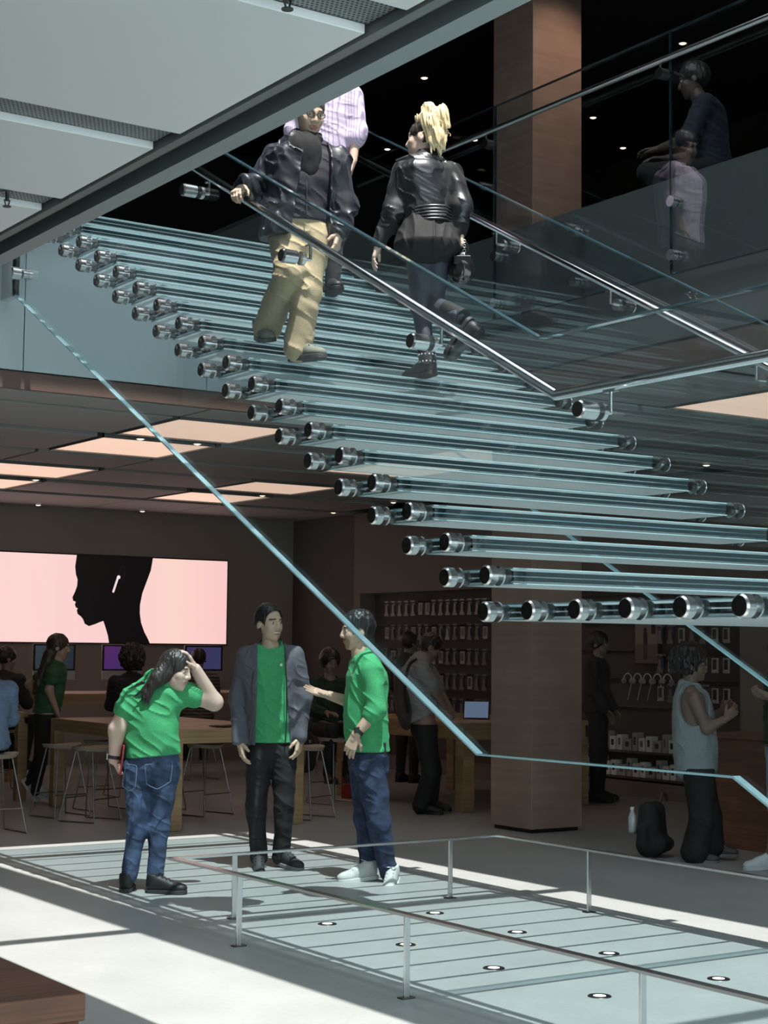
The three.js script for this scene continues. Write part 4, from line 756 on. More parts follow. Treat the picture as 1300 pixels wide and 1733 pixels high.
// wire-framed bar stool
const mWire = M([0.38, 0.38, 0.37], 0.3, 1), mSeat = M([0.33, 0.28, 0.22], 0.55);
function stool(x, z, turn, label) {
  const t = thing('bar_stool', label, 'stool', [x, 0, z], turn, 'wire bar stools'), h = 0.62;
  const seat = new THREE.CylinderGeometry(0.17, 0.155, 0.032, 32, 3); const p = seat.attributes.position; for (let i = 0; i < p.count; i++) { const X = p.getX(i), Z = p.getZ(i); p.setXYZ(i, X * 1.1, p.getY(i) + 0.35 * X * X - 0.2 * Z * Z, Z * 0.9); } seat.computeVertexNormals(); seat.translate(0, h, 0);
  mesh('seat', seat, mSeat, t);
  for (const s of [-1, 1]) {
    mesh('leg', tube([[s * 0.1, h - 0.02, 0.09], [s * 0.19, 0.012, 0.19]], 0.0065, 8, 4), mWire, t); mesh('leg', tube([[s * 0.1, h - 0.02, -0.09], [s * 0.19, 0.012, -0.19]], 0.0065, 8, 4), mWire, t);
    mesh('floor_runner', bar([s * 0.19, 0.008, 0.19], [s * 0.19, 0.008, -0.19], 0.0065, 8), mWire, t);
  }
  mesh('footrest', [bar([-0.166, 0.2, 0.165], [0.166, 0.2, 0.165], 0.006, 8), bar([-0.166, 0.2, -0.165], [0.166, 0.2, -0.165], 0.006, 8)], mWire, t);
}
for (const [x, z, a, l] of [[6.02, -13.95, 0.2, 'left one of the pair beside the long table'], [6.08, -13.45, 0.5, 'right one of the pair beside the long table'], [6.6, -14.35, 0.1, 'farthest in, under the long table'], [7.2, -13.45, 0.3, 'under the long table, left of the grey jacket'], [7.0, -13.9, 0.9, 'deep under the long table behind another'], [7.85, -12.75, 0.4, 'right of the black trousers by the table leg'], [8.85, -13.85, 0.2, 'behind the legs in jeans, beside a black rucksack'], [5.02, -12.95, 0.1, 'at the left picture edge under the blue shirt'], [7.45, -15.55, 0, 'under the person with the large dark hair'], [6.55, -16.75, 0, 'farthest left, by the rear counter'], [9.05, -17.1, 0, 'under the person in the striped top']]) stool(x, z, a, 'bar stool with thin metal legs, ' + l);

// the big pink screen on the back wall
{
  const t = thing('wall_screen', 'wide backlit pink wall screen showing a dark head in profile with white earbud', 'screen', [8.69, 1.555, -20]);
  const X0s = 6.4, W = 4.58;
  const mx = (px) => ((7.73 + px * 3.25 / 383) - X0s) / W * 1600, my = (px, py) => { const a = 933 + px * 17 / 383, b = 1090 + px * 2 / 383; return (py - a) / (b - a) * 402; };
  const img = canvasTex(1600, 402, (c, w, h) => {
    const g = c.createLinearGradient(0, 0, w, 0); g.addColorStop(0, '#f8cfcc'); g.addColorStop(0.35, '#fbd3cf'); g.addColorStop(0.62, '#f9cfce'); g.addColorStop(0.83, '#fbd4c8'); g.addColorStop(1, '#f8c8c6'); c.fillStyle = g; c.fillRect(0, 0, w, h);
    const pts = [[121, 930], [119, 950], [118, 958], [119.5, 972], [122.5, 981], [122, 992], [119, 1002], [114.8, 1012], [116, 1018], [120.5, 1020], [119, 1025], [121, 1030], [124, 1031], [122.5, 1035], [124, 1041], [130, 1046], [133, 1050], [136, 1058], [143, 1062], [152, 1059], [161, 1055], [167, 1053], [171, 1065], [175, 1078], [178, 1095], [249, 1096], [243, 1083], [237, 1072], [231, 1056], [228.5, 1040], [228.5, 1025], [232, 1005], [240, 982], [246, 965], [249, 945], [249, 928]];
    c.fillStyle = '#0b090b'; c.beginPath(); pts.forEach(([x, y], i) => c[i ? 'lineTo' : 'moveTo'](mx(x), my(x, y))); c.closePath(); c.fill();
    c.strokeStyle = '#231a1c'; c.lineWidth = 3; c.beginPath(); c.ellipse(mx(197), my(197, 970), 14, 32, 0.15, 0, 7); c.stroke();
    c.strokeStyle = '#f2dcda'; c.lineWidth = 11; c.lineCap = 'round'; c.beginPath(); c.moveTo(mx(190), my(190, 977)); c.lineTo(mx(182.5), my(182.5, 1002)); c.stroke(); c.fillStyle = '#f6e6e4'; c.beginPath(); c.arc(mx(191), my(191, 977), 9, 0, 7); c.fill();
  });
  mesh('frame', [rbox(W + 0.02, 1.165, 0.05, 0.004, 0, 0.573, 0.025)], mBlack, t);
  const face = new THREE.PlaneGeometry(W - 0.02, 1.13); face.translate(0, 0.573, 0.0515);
  mesh('screen_picture', face, new THREE.MeshPhysicalMaterial({ color: 0x111111, roughness: 0.4, emissive: 0xffffff, emissiveMap: img, emissiveIntensity: 0.8 }), t);
  const l = new THREE.RectAreaLight(new THREE.Color().setRGB(1, 0.72, 0.7), 0.45, W, 1.13); l.position.set(0, 0.573, 0.06); l.rotation.y = Math.PI; t.add(l);
}
// desktop computers on the rear counter
function desktopComputer(x, z, label, kind) {
  const t = thing('desktop_computer', label, 'computer', [x, 0.97, z]);
  const tex = canvasTex(128, 80, (c, w, h) => { const g = c.createLinearGradient(0, 0, w, h); if (kind === 0) { g.addColorStop(0, '#4b5a63'); g.addColorStop(1, '#32404b'); } else if (kind === 1) { g.addColorStop(0, '#7a3a8e'); g.addColorStop(0.5, '#64408f'); g.addColorStop(1, '#7d2f60'); } else { g.addColorStop(0, '#5a4a86'); g.addColorStop(1, '#4c5385'); } c.fillStyle = g; c.fillRect(0, 0, w, h); });
  mesh('housing', rbox(0.53, 0.42, 0.02, 0.008, 0, 0.36, 0), M([0.6, 0.6, 0.6], 0.35, 0.8), t);
  mesh('bezel', rbox(0.525, 0.31, 0.006, 0.002, 0, 0.412, 0.011), mBlack, t);
  const g = new THREE.PlaneGeometry(0.475, 0.27); g.translate(0, 0.412, 0.0145);
  mesh('screen_picture', g, new THREE.MeshPhysicalMaterial({ color: 0x080808, roughness: 0.3, emissive: 0xffffff, emissiveMap: tex, emissiveIntensity: 0.35 }), t);
  mesh('stand', [rbox(0.16, 0.2, 0.012, 0.004, 0, 0.11, -0.05), rbox(0.18, 0.012, 0.17, 0.004, 0, 0.006, -0.01)], M([0.6, 0.6, 0.6], 0.35, 0.8), t);
}
desktopComputer(7.75, -18.25, 'desktop computer with dull grey-blue screen behind the person leaning on a table', 0);
desktopComputer(8.62, -18.25, 'desktop computer with purple and magenta screen under the pink wall screen', 1);
desktopComputer(9.72, -18.25, 'desktop computer with violet screen behind the person in striped top', 2);
desktopComputer(6.75, -18.25, 'desktop computer with dark screen at the far left edge', 0);
{ // white carrier bag with cord handles on the left table
  const t = thing('paper_bag', 'white paper carrier bag with cord handles on the table at the left', 'bag', [5.95, 0.86, -15.85], 0.15);
  mesh('bag_body', rbox(0.25, 0.2, 0.12, 0.006, 0, 0.1, 0), M([0.5, 0.46, 0.42], 0.7), t);
  mesh('cord_handle', [tube([[-0.05, 0.19, 0.064], [-0.055, 0.1, 0.09], [-0.02, 0.03, 0.1], [0.03, 0.09, 0.085], [0.03, 0.19, 0.064]], 0.005, 6)], mWhite, t);
  const c = thing('charging_cable', 'looped white cable hanging from the table edge at the left', 'cable', [5.9, 0.86, -15.5]);
  mesh('cable_loop', tube([[-0.1, 0.006, -0.1], [-0.08, 0.01, 0.005], [-0.03, -0.09, 0.02], [0.08, -0.13, 0.025], [0.2, -0.08, 0.02], [0.26, 0.0, 0.01], [0.28, 0.01, -0.08]], 0.006, 6, 40), mWhite, c); mesh('plug', rbox(0.03, 0.02, 0.05, 0.005, 0.28, 0.011, -0.1), mWhite, c);
}
{ const t = thing('tablet', 'black tablet lying on the long table left of the grey jacket', 'tablet', [6.95, 0.835, -12.6], 0.2); mesh('housing', rbox(0.26, 0.008, 0.18, 0.003, 0, 0.004, 0), mBlack, t); mesh('screen_glass', rbox(0.24, 0.002, 0.16, 0.001, 0, 0.009, 0), M([0.01, 0.01, 0.012], 0.08), t); }
{ const t = thing('tablet', 'tablet with pale blue screen propped on the table by the column', 'tablet', [9.95, 0.83, -13.0], -0.75);
  const b = rbox(0.26, 0.19, 0.009, 0.004, 0, 0.1, 0); b.rotateX(-0.35); mesh('housing', b, mBlack, t); const g = new THREE.PlaneGeometry(0.235, 0.165); g.translate(0, 0.1, 0.0065); g.rotateX(-0.35);
  mesh('screen_picture', g, M([0.02, 0.02, 0.03], 0.3, 0, { emissive: rgb(0.25, 0.33, 0.5), emissiveIntensity: 0.35 }), t); mesh('stand', rbox(0.1, 0.1, 0.01, 0.003, 0, 0.052, -0.075), mBlack, t); }
{ const t = thing('rucksack', 'black rucksack hung from a stool behind the held-out hand', 'rucksack', [8.42, 0.32, -13.75], 0.3);
  const f = join([ell([0, 0.2, 0], [0.15, 0.2, 0.1]), ell([0, 0.1, 0.06], [0.11, 0.1, 0.06])], 0.05); mesh('bag_body', net(bounded((x, y, z) => f(x, y, z) + 0.01 * n3(x * 20, y * 20, z * 20), f), 0.014), mBlackCloth, t);
  mesh('strap', tube([[-0.05, 0.36, 0.02], [-0.05, 0.48, 0.03], [0.03, 0.5, 0.03], [0.05, 0.36, 0.02]], 0.012, 8), mBlackCloth, t); mesh('buckle', rbox(0.04, 0.03, 0.012, 0.004, 0, 0.3, 0.1), M([0.4, 0.4, 0.4], 0.4, 0.8), t); }
{ const t = thing('shopping_bag', 'red shopping bag on the floor behind the legs in jeans', 'bag', [9.35, 0, -14.25], 0.2); mesh('bag_body', rbox(0.26, 0.38, 0.12, 0.01, 0, 0.19, 0), M([0.3, 0.025, 0.02], 0.6), t); mesh('handle', tube([[-0.06, 0.38, 0.04], [-0.05, 0.5, 0.04], [0.05, 0.5, 0.04], [0.06, 0.38, 0.04]], 0.006, 6), M([0.3, 0.025, 0.02], 0.6), t); }

// ---------- the shelf wall ----------
{
  const w = sgroup('wall_right'), x = 12;
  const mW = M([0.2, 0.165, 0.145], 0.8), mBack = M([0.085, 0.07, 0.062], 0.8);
  struct('upper_wall', box(x, x + 0.3, 2.24, H, -18.35, -3), mW, w);
  struct('end_wall', [box(x, x + 0.3, 0, 2.24, -18.35, -18.2), box(x, x + 0.3, 0, 2.24, -11.45, -3)], mW, w);
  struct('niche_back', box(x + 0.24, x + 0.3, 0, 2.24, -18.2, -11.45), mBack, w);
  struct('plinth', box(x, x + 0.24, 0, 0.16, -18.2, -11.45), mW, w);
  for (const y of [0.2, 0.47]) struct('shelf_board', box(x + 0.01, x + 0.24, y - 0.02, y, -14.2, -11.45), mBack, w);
  for (const y of [2.13, 1.83, 1.53, 1.23, 0.93]) struct('hanging_rail', box(x + 0.17, x + 0.24, y - 0.012, y, -18.1, -11.5), mBack, w);
  struct('return_wall', box(x + 0.05, x + 0.3, 0, H, -20, -18.35), M([0.1, 0.09, 0.083], 0.8), w);
}
const cardGeo = (() => { const s = new THREE.Shape(); s.moveTo(-0.018, 0.05); s.lineTo(0.018, 0.05); s.lineTo(0.024, -0.03); s.lineTo(0.046, -0.07); s.lineTo(0.046, -0.085); s.lineTo(-0.046, -0.085); s.lineTo(-0.046, -0.07); s.lineTo(-0.024, -0.03); s.closePath?.(); const g = new THREE.ExtrudeGeometry(s, { depth: 0.006, bevelEnabled: false }); g.rotateY(-Math.PI / 2); return g; })();
const caseGeo = rbox(0.014, 0.14, 0.072, 0.006, 0.012, 0.01, 0), tabGeo = rbox(0.05, 0.022, 0.085, 0.002, 0.02, 0.098, 0), pegGeo = bar([0, 0.1, 0], [0.14, 0.1, 0], 0.004, 6), boxGeo = rbox(0.014, 0.15, 0.085, 0.004, 0.012, 0, 0);
const mCard = M([0.36, 0.35, 0.33], 0.6), mCard2 = M([0.17, 0.16, 0.155], 0.6), mCaseDark = M([0.02, 0.02, 0.022], 0.4), mCaseBlue = M([0.03, 0.04, 0.07], 0.4), mCaseTan = M([0.2, 0.13, 0.1], 0.5), mTab = M([0.3, 0.29, 0.28], 0.5);
function hangingCase(kind) {
  const t = new THREE.Group(); t.name = 'phone_case';
  mesh('peg', pegGeo, mSteelDark, t);
  if (kind === 0) { mesh('case', caseGeo, mCaseDark, t); mesh('card', cardGeo, mCard, t); mesh('hang_tab', tabGeo, mTab, t); }
  if (kind === 1) { mesh('case', caseGeo, mCaseBlue, t); mesh('card', cardGeo, mCard2, t); mesh('hang_tab', tabGeo, mCard2, t); }
  if (kind === 2) { mesh('case', caseGeo, mCaseTan, t); mesh('card', cardGeo, mCard, t); mesh('hang_tab', tabGeo, mCard2, t); }
  if (kind === 3) { mesh('box', boxGeo, mCard, t); mesh('case', rbox(0.004, 0.1, 0.05, 0.002, 0.003, 0.01, 0), mCaseDark, t); }
  return t;
}
const nth = ['first', 'second', 'third', 'fourth', 'fifth', 'sixth', 'seventh', 'eighth', 'ninth', 'tenth', 'eleventh', 'twelfth', 'thirteenth', 'fourteenth', 'fifteenth', 'sixteenth', 'seventeenth', 'eighteenth', 'nineteenth', 'twentieth', 'twenty-first', 'twenty-second', 'twenty-third', 'twenty-fourth', 'twenty-fifth'];
const protos = [0, 1, 2, 3].map(hangingCase), rowName = ['top', 'second', 'third', 'fourth', 'bottom'];
const kindName = ['dark phone case', 'dark blue phone case', 'tan phone case', 'pale boxed phone case'];
function hang(z, y, kind, row, place, i) { const c = protos[kind].clone(); c.name = numbered('phone_case'); c.position.set(12.03, y, z); scene.add(c); tag(c, `${kindName[kind]}, ${nth[i]} from the left in the ${row} row ${place}`, 'phone case', `phone cases, ${row} row ${place}`); }
for (let r = 0; r < 5; r++) for (let i = 0; i < 15; i++) hang(-17.62 + i * 0.147, 2.02 - r * 0.3, r === 0 ? (i === 5 || i === 6 ? 3 : 0) : (i * 7 + r * 3) % 11 === 0 ? 2 : (i * 5 + r) % 7 < 2 ? 3 : 1, rowName[r], 'left of the column', i);
for (let r = 0; r < 4; r++) for (let i = 0; i < 7; i++) if (!(r === 0 && i < 2)) hang(-12.6 + i * 0.155, 1.98 - r * 0.3, i >= 5 ? 3 : (i + r) % 3 === 0 ? 3 : 1, rowName[r], 'right of the column', i);
const boxKinds = [[0.1, 0.14, mWhite], [0.08, 0.19, mCard], [0.13, 0.12, mCard], [0.09, 0.16, mWhite]];
for (const [r, y] of [0.2, 0.47].entries()) for (let i = 0, z = -13.95; z < -11.6; i++) {
  const [w, h, m] = boxKinds[(i * 3 + r) % 4];
  const t = thing('product_box', `white retail box on the ${['lowest', 'upper'][r]} shelf, ${nth[i]} to the right of the column`, 'box', [12.11, y, z + w / 2], 0, `retail boxes on the ${['lowest', 'upper'][r]} shelf`);
  mesh('carton', rbox(0.1, h, w - 0.01, 0.004, 0, h / 2, 0), m, t); mesh('print', rbox(0.002, h * 0.45, w * 0.4, 0.0008, -0.0505, h * 0.55, 0), i % 3 ? mCaseDark : mCaseTan, t);
  z += w + 0.012;
}
{ // poster with a dark standing figure, headphones on hooks below
  const tex = canvasTex(96, 128, (c, w, h) => { c.fillStyle = '#8b8178'; c.fillRect(0, 0, w, h); c.fillStyle = '#6b625b'; c.fillRect(0, 70, w, 58); c.fillStyle = '#141313'; c.beginPath(); c.arc(44, 26, 7, 0, 7); c.fill(); c.fillRect(36, 33, 17, 38); c.fillRect(37, 70, 6, 46); c.fillRect(46, 70, 6, 46); c.fillRect(70, 8, 18, 30); });
  const t = thing('poster', 'small framed poster of a dark standing figure on the shelf wall', 'poster', [12.14, 1.38, -12.9]);
  mesh('frame', rbox(0.03, 0.46, 0.36, 0.004, 0.0, 0.23, 0), mBlack, t); const g = new THREE.PlaneGeometry(0.34, 0.44); g.rotateY(-Math.PI / 2); g.translate(-0.017, 0.23, 0); mesh('print', g, M(null, 0.6, 0, { map: tex }), t);
  mesh('bracket', box(0.0, 0.1, 0.2, 0.24, -0.02, 0.02), mSteelDark, t);
  for (let i = 0; i < 5; i++) { const h = thing('headphones', `white cabled headphones below the small poster, ${nth[i]} hook from the left`, 'headphones', [12.1, 1.12, -13.16 + i * 0.15], 0, 'headphones on hooks'); mesh('band', new THREE.TorusGeometry(0.06, 0.006, 6, 20, Math.PI).rotateY(Math.PI / 2).translate(0, 0.1, 0), mWhite, h); for (const s of [-1, 1]) mesh('ear_cup', cyl(0.028, 0.028, 0.02, 16, [0, 0.08, s * 0.06], 'z'), mCard, h); mesh('cable', tube([[0, 0.06, 0.06], [-0.01, -0.05, 0.03], [0, -0.12, 0.0]], 0.003, 5), mWhite, h); mesh('hook', bar([0, 0.155, 0], [0.14, 0.155, 0], 0.004, 6), mSteelDark, h); }
}
{ // phone on a stand beside the person in the tank top, on a small wooden shelf
  const s = thing('display_shelf', 'narrow wooden display counter behind the person in the grey tank top', 'counter', [9.75, 0, -8.7]);
  mesh('top', rbox(0.5, 0.04, 1.5, 0.005, 0, 0.86, 0), mWoodDark, s); mesh('front_panel', rbox(0.44, 0.84, 1.44, 0.005, 0, 0.42, 0), mWoodDark, s);
  const t = thing('display_phone', 'white phone on a cable stand right of the grey tank top', 'phone', [9.58, 0.88, -8.78], -0.75); const b = rbox(0.07, 0.145, 0.008, 0.006, 0, 0.13, 0); b.rotateX(-0.1); mesh('housing', b, mWhite, t); const g = new THREE.PlaneGeometry(0.06, 0.105); g.translate(0, 0.13, 0.0055); g.rotateX(-0.1); mesh('screen_picture', g, M([0.05, 0.05, 0.08], 0.3, 0, { emissive: rgb(0.3, 0.28, 0.42), emissiveIntensity: 0.3 }), t); mesh('stand', bar([0, 0, -0.02], [0, 0.1, -0.01], 0.008), mSteel, t);
}

// ---------- people farther back ----------
person({ // leaning on the long table
  o: [6.42, 0, -15.3], ox: 87, oy: 1353, s: 171, yaw: 1.9, cell: 0.014, fine: 0.006, fineHand: 0.006, label: 'person with very long hair in dark green T-shirt leaning on a table at the left',
  skin: [0.36, 0.24, 0.18], hairColor: [0.045, 0.028, 0.018], head: [107, 1097, 0], headRot: [1.75, 0.05, 0], headSize: 1.0,
  torso: [[88, 1216, 0, 0.16, 0.13], [92, 1190, 0, 0.14, 0.12], [97, 1160, 0, 0.15, 0.125], [101, 1138, 0, 0.155, 0.11], [103, 1127, 0, 0.12, 0.08], [105, 1120, 0, 0.06, 0.055]],
  arms: [{ j: [[104, 1137, 0.15], [98, 1168, 0.17], [110, 1202, 0.12], [115, 1217, 0.1]], palm: [0, -1, 0], side: 1, curl: 0.3, sleeve: 0.5 }, { j: [[88, 1136, -0.1], [55, 1160, -0.12], [68, 1178, -0.06], [80, 1184, 0]], palm: [0, 0, 1], side: 1, curl: 0.4, sleeve: 0.5 }],
  legs: [{ j: [[88, 1220, 0.07], [84, 1285, 0.08], [76, 1335, 0.05]], foot: [[72, 1343, 0], [92, 1346, 0.05]] }, { j: [[86, 1220, -0.07], [80, 1280, -0.05], [62, 1322, -0.04]], foot: [[48, 1318, -0.05], [66, 1343, -0.03], [0.7, 0.7, 0]] }],
  top: { mat: greenDark, hem: 1205, off: 0.008, wr: 0.01 }, pants: { mat: mBlackCloth, waist: 1208, loose: 0.01 }, shoe: { mat: mCanvasWhite, sole: mSoleWhite },
  hair: { thick: 0.014, low: -0.1, noise: 0.004, locks: [[[100, 1092, 0], [90, 1120, 0.03], 0.065, 0.06], [[92, 1110, 0.03], [76, 1158, 0.06], 0.06, 0.04], [[80, 1145, 0.05], [70, 1172, 0.06], 0.04, 0.02]] },
});
{ // bending over the table with a rucksack on the back
  const P = person({
    o: [9.0, 0, -12.6], ox: 706, oy: 1372, s: 183, yaw: 1.75, cell: 0.014, fine: 0.006, fineHand: 0.006, label: 'person in light grey T-shirt with brown rucksack bending over a table left of the column',
    skin: [0.3, 0.19, 0.14], head: [722, 1092, -0.1], headRot: [1.7, 0.45, 0], torso: [[712, 1232, 0, 0.16, 0.13], [708, 1200, 0, 0.15, 0.125], [700, 1165, 0, 0.17, 0.125], [698, 1135, 0, 0.18, 0.115], [703, 1118, 0, 0.13, 0.08], [710, 1108, -0.02, 0.065, 0.06]],
    arms: [{ j: [[706, 1132, 0.18], [728, 1165, 0.2], [744, 1190, 0.12], [750, 1204, 0.08]], palm: [0, -1, 0], side: 1, sleeve: 0.75 }, { j: [[716, 1132, -0.18], [738, 1165, -0.2], [754, 1190, -0.12], [760, 1204, -0.08]], palm: [0, -1, 0], side: -1, sleeve: 0.75 }],
    legs: [{ j: [[714, 1238, 0.08], [722, 1305, 0.1], [706, 1358, 0.06]], foot: [[699, 1372, 0.02], [724, 1372, 0.08]] }, { j: [[712, 1238, -0.08], [728, 1300, -0.08], [722, 1355, -0.1]], foot: [[714, 1369, -0.12], [738, 1369, -0.06]] }],
    top: { mat: mCloth([0.32, 0.31, 0.31], 0.85), hem: 1212, tilt: 0.5, off: 0.02, loose: 0.03, wr: 0.012 }, pants: { mat: mBlackCloth, waist: 1222, loose: 0.025, cuff: 0.06 }, shoe: { mat: mShoeBlack }, hair: { low: -0.06, ears: true },
  });
  P.root.updateMatrixWorld();
  const t = thing('rucksack', 'brown rucksack on the back of the person in light grey T-shirt', 'rucksack'); t.position.copy(V(...P.J([676, 1180, 0.02])).applyMatrix4(P.root.matrixWorld)); t.rotation.y = -YAW; t.rotation.z = 0.12;
  const f = join([ell([0, -0.05, 0], [0.085, 0.24, 0.15]), ell([-0.02, 0.15, 0], [0.05, 0.14, 0.11])], 0.06); mesh('bag_body', net(bounded((x, y, z) => f(x, y, z) + 0.016 * n3(x * 22, y * 16, z * 22), f), 0.014), mCloth([0.075, 0.055, 0.05], 0.85), t);
  mesh('shoulder_strap', tube([[0.03, -0.12, 0.16], [0.02, 0.1, 0.2], [0.08, 0.3, 0.22], [0.16, 0.36, 0.2]], 0.014, 8), mBlackCloth, t);
}
{ // tank top and glasses, right of the column
  const P = person({
    o: [8.7875, 0, -8.7342], ox: 1195, oy: 1457, s: 233.4, yaw: 1.45, cell: 0.013, fine: 0.0045, fineHand: 0.0045, label: 'person in loose grey tank top, glasses and wide black trousers, right of the column',
    skin: [0.2, 0.13, 0.1], hairColor: [0.006, 0.005, 0.005], head: [1172, 1127, 0], headRot: [1.5, -0.12, 0], headSize: 1.02,
    torso: [[1178, 1300, 0, 0.17, 0.14], [1177, 1260, 0, 0.165, 0.145], [1175, 1215, 0, 0.165, 0.135], [1172, 1185, 0, 0.17, 0.12], [1168, 1170, 0, 0.12, 0.08], [1168, 1160, 0, 0.06, 0.06]],
    arms: [{ j: [[1170, 1182, 0.16], [1190, 1233, 0.18], [1222, 1215, 0.2], [1243, 1197, 0.18]], palm: [0, 0.3, -1], side: 1, curl: 0.7, sleeve: 0 }, { j: [[1178, 1182, -0.16], [1205, 1222, -0.14], [1226, 1205, -0.04], [1243, 1192, 0.04]], palm: [0, 0.3, 1], side: -1, curl: 0.7, sleeve: 0 }],
    legs: [{ j: [[1180, 1310, 0.09], [1184, 1385, 0.1], [1172, 1440, 0.08]], foot: [[1150, 1457, 0.06], [1207, 1459, 0.1]] }, { j: [[1186, 1310, -0.09], [1205, 1385, -0.08], [1208, 1435, -0.1]], foot: [[1192, 1452, -0.12], [1250, 1452, -0.06]] }],
    top: { mat: mCloth([0.34, 0.38, 0.4], 0.85), name: 'tank_top', hem: 1316, off: 0.014, sleeve: 0, armhole: 0.12, wr: 0.012, fy: 9, fx: 14, tilt: 0.25 }, pants: { mat: mBlackCloth, waist: 1300, loose: 0.035, cuff: 0.075 }, shoe: { mat: M([0.06, 0.06, 0.065], 0.6), sole: M([0.16, 0.16, 0.16], 0.6), laces: mWhite },
    hair: { thick: 0.04, low: -0.06, ears: true, noise: 0.02, freq: 40, face: [0.09, 0.12, 0.085], faceY: -0.06 },
  });
  glasses(P.root, P.hr);
  const t = thing('rucksack', 'dark rucksack standing on the floor behind the wide black trousers', 'rucksack', [8.62, 0, -9.12], 0.4); const f = join([cap([-0.07, 0.09, 0], [-0.06, 0.33, 0], 0.09, 0.075), cap([0.07, 0.09, 0], [0.06, 0.33, 0], 0.09, 0.075), cap([-0.06, 0.1, 0.09], [0.06, 0.1, 0.09], 0.055), cap([-0.17, 0.1, 0], [-0.17, 0.2, 0], 0.04)], 0.04); mesh('bag_body', net(bounded((x, y, z) => Math.max(f(x, y, z) + 0.012 * n3(x * 20, y * 20, z * 20), 0.004 - y), f), 0.013), mBlackCloth, t); mesh('strap', tube([[0.1, 0.38, 0.02], [0.14, 0.46, 0.03], [0.2, 0.4, 0.04]], 0.012, 8), M([0.08, 0.04, 0.03], 0.8), t);
  const b = thing('water_bottle', 'clear bottle with white cap in the side pocket of the floor rucksack', 'bottle', [8.5, 0.17, -9.2]); mesh('bottle_body', new THREE.LatheGeometry([[0, 0], [0.028, 0], [0.03, 0.02], [0.03, 0.12], [0.013, 0.16], [0.013, 0.175]].map(([a, c]) => new THREE.Vector2(a, c)), 20), M([0.45, 0.48, 0.48], 0.2), b); mesh('bottle_cap', cyl(0.015, 0.015, 0.02, 16, [0, 0.182, 0]), mWhite, b);
}
person({ // cut by the right picture edge
  o: [8.9693, 0, -8.1405], ox: 1330, oy: 1470, s: 241.2, yaw: -1.2, cell: 0.014, fine: 0.006, fineHand: 0.0045, label: 'person in pale blue shorts and white socks cut off by the right picture edge',
  skin: [0.22, 0.15, 0.11], head: [1326, 1105, 0], headRot: [-1.3, 0.2, 0], torso: [[1328, 1275, 0, 0.16, 0.12], [1328, 1240, 0, 0.15, 0.115], [1330, 1195, 0, 0.16, 0.12], [1330, 1160, 0, 0.175, 0.115], [1328, 1145, 0, 0.13, 0.08], [1326, 1135, 0, 0.06, 0.06]],
  arms: [{ j: [[1324, 1160, 0.16], [1316, 1215, 0.18], [1297, 1180, 0.16], [1272, 1172, 0.12]], palm: [-0.2, 0.6, -0.7], side: 1, curl: 0.6, sleeve: 0.5 }, { j: [[1330, 1160, -0.16], [1320, 1215, -0.16], [1300, 1190, -0.06], [1280, 1180, 0]], palm: [0, 0.6, 0.7], side: -1, curl: 0.6, sleeve: 0.5 }],
  legs: [{ j: [[1320, 1285, 0.09], [1312, 1365, 0.11], [1300, 1450, 0.08]], foot: [[1316, 1468, 0.06], [1264, 1470, 0.1]] }, { j: [[1330, 1285, -0.09], [1330, 1365, -0.08], [1332, 1450, -0.08]], foot: [[1340, 1467, -0.1], [1295, 1467, -0.06]] }],
  top: { mat: mCloth([0.02, 0.06, 0.035], 0.85), hem: 1262, wr: 0.01 }, pants: { mat: mCloth([0.28, 0.38, 0.47], 0.85), name: 'shorts', waist: 1265, length: 0.5, loose: 0.025 }, shoe: { mat: M([0.5, 0.53, 0.57], 0.8), sole: M([0.45, 0.48, 0.5], 0.8), name: 'sock_shoe' }, hair: { low: -0.06 },
});
// seated figures: hips on a stool, forearms on a table; sizes in centimetres about the stool foot
function sitter(o, yaw, label, k) {
  const fx = Math.sin(yaw), fz = Math.cos(yaw), lx = Math.cos(yaw), lz = -Math.sin(yaw), seat = k.seat ?? 64, Q = (f, l, y) => [f * fx + l * lx, -y, (f * fz + l * lz) / 100];
  return person({
    o, ox: 0, oy: 0, s: 100, yaw, label, cell: 0.018, fine: 0.0075, fineHand: 0.008, skin: k.skin ?? [0.22, 0.15, 0.11], hairColor: k.hairColor, head: Q(k.lean ?? 6, 0, seat + 73), headRot: [k.look ?? yaw, 0.15, 0],
    torso: [[...Q(0, 0, seat + 8), 0.17, 0.13], [...Q(1, 0, seat + 20), 0.15, 0.12], [...Q(2, 0, seat + 36), 0.16, 0.12], [...Q(3, 0, seat + 48), 0.175, 0.115], [...Q(4, 0, seat + 54), 0.13, 0.08], [...Q(5, 0, seat + 58), 0.06, 0.06]],
    arms: [1, -1].map((d) => ({ j: [Q(3, d * 17, seat + 51), Q(12, d * 22, seat + 27), Q(34, d * 12, seat + 24), Q(44, d * 9, seat + 24)], palm: [0, -1, 0], side: d, sleeve: k.sleeve ?? 1.7 })),
    legs: [1, -1].map((d) => ({ j: [Q(2, d * 9, seat + 9), Q(42, d * 11, seat + 9), Q(30, d * 10, 28)], foot: [Q(26, d * 10, 19), Q(46, d * 11, 20)] })),
    top: { mat: k.mat, hem: -(seat + 2), off: 0.012, sleeve: k.sleeve ?? 1.7, loose: 0.018, wr: 0.012 }, pants: { mat: mBlackCloth, waist: -(seat + 14), loose: 0.015 }, shoe: { mat: mShoeBlack }, hair: k.hair ?? { low: -0.08 },
  });
}
const away = Math.PI, stripes2 = canvasTex(32, 32, (c) => { c.fillStyle = '#3a3532'; c.fillRect(0, 0, 32, 32); c.fillStyle = '#6d6660'; c.fillRect(0, 0, 32, 12); }); stripes2.wrapS = stripes2.wrapT = THREE.RepeatWrapping; stripes2.repeat.set(20, 26);
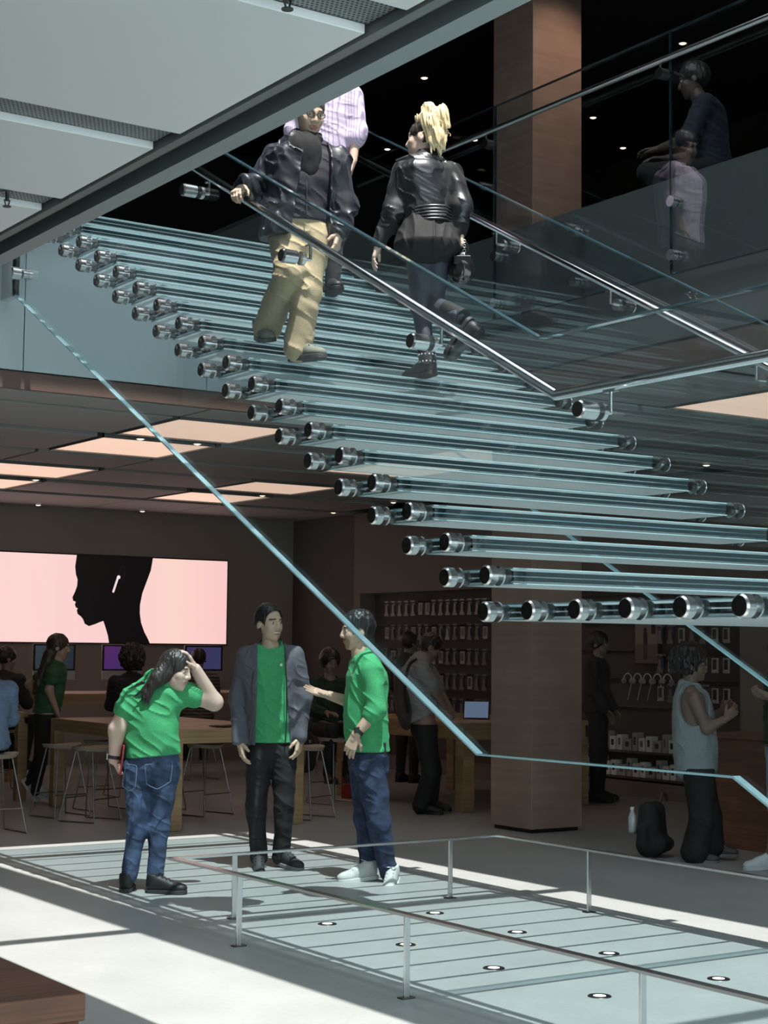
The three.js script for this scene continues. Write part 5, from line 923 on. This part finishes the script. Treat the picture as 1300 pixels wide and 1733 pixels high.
sitter([6.55, 0, -16.75], away - 0.3, 'dark seated person with cap at the far left edge', { mat: mCloth([0.03, 0.03, 0.03]), look: away - 0.9 });
sitter([7.45, 0, -15.55], away, 'seated person with large dark hair behind the head-scratching person', { mat: mCloth([0.02, 0.02, 0.022]), hair: { thick: 0.06, low: -0.12, noise: 0.015, face: [0.08, 0.12, 0.1] } });
sitter([9.05, 0, -17.1], away + 0.2, 'seated person in dark striped top before the violet computer screen', { mat: M(null, 0.85, 0, { map: stripes2 }), sleeve: 1.2 });
sitter([8.95, 0, -14.15], 0.4, 'dark seated person behind the person in the green long-sleeved top', { mat: mCloth([0.015, 0.04, 0.022]), hair: { low: -0.14, thick: 0.03 } });
{ const P = sitter([4.96, 0, -12.98], away + 0.5, 'person in light blue shirt sitting at the left picture edge', { mat: mCloth([0.2, 0.3, 0.47], 0.85), sleeve: 1.4 }); }
sitter([8.0, 4.25, -7.85], -1.9, 'person in dark blue shirt sitting behind the upper glass guard', { mat: mCloth([0.012, 0.016, 0.032], 0.85), seat: 42, lean: 12, sleeve: 1.2, skin: [0.07, 0.045, 0.035] });
{ const t = thing('bench', 'low dark bench under the seated person on the upper floor', 'bench', [8.05, 4.49, -7.85]); mesh('cushion', rbox(0.5, 0.08, 1.6, 0.02, 0, 0.12, 0), mBlackCloth, t); mesh('base', rbox(0.44, 0.08, 1.5, 0.01, 0, 0.04, 0), mBlack, t); }
function stander(o, yaw, label, k) {
  const fx = Math.sin(yaw), fz = Math.cos(yaw), lx = Math.cos(yaw), lz = -Math.sin(yaw), Q = (f, l, y) => [f * fx + l * lx, -y, (f * fz + l * lz) / 100];
  return person({
    o, ox: 0, oy: 0, s: 100, yaw, label, cell: 0.018, fine: 0.0075, fineHand: 0.008, skin: k.skin ?? [0.2, 0.14, 0.1], head: Q(2, 0, 158), headRot: [k.look ?? yaw, 0.1, 0],
    torso: [[...Q(0, 0, 92), 0.165, 0.12], [...Q(0, 0, 105), 0.15, 0.115], [...Q(0, 0, 122), 0.165, 0.12], [...Q(0, 0, 134), 0.18, 0.115], [...Q(0, 0, 140), 0.13, 0.08], [...Q(1, 0, 144), 0.06, 0.06]],
    arms: [1, -1].map((d) => ({ j: [Q(0, d * 18, 136), Q(2, d * 22, 110), Q(14, d * 18, 92), Q(22, d * 16, 80)], palm: [0, -0.5, 0.3], side: d, sleeve: 1.9 })),
    legs: [1, -1].map((d) => ({ j: [Q(0, d * 9, 90), Q(2, d * 10, 48), Q(0, d * 10, 9)], foot: [Q(-7, d * 10, 0.3), Q(16, d * 11, 0.3)] })),
    top: { mat: k.mat, hem: -84, off: 0.014, sleeve: 1.9, loose: 0.018 }, pants: { mat: mBlackCloth, waist: -90, loose: 0.015 }, shoe: { mat: mShoeBlack }, hair: { low: -0.08, thick: 0.016 },
  });
}
stander([11.3, 0, -12.75], 1.2, 'dark-clothed person just right of the column at the shelf wall', { mat: mCloth([0.02, 0.02, 0.024]) });
stander([10.95, 0, -15.6], 2.4, 'person in dark green top behind the bending person with the rucksack', { mat: mCloth([0.015, 0.045, 0.025]) });

renderer.render(scene, camera);
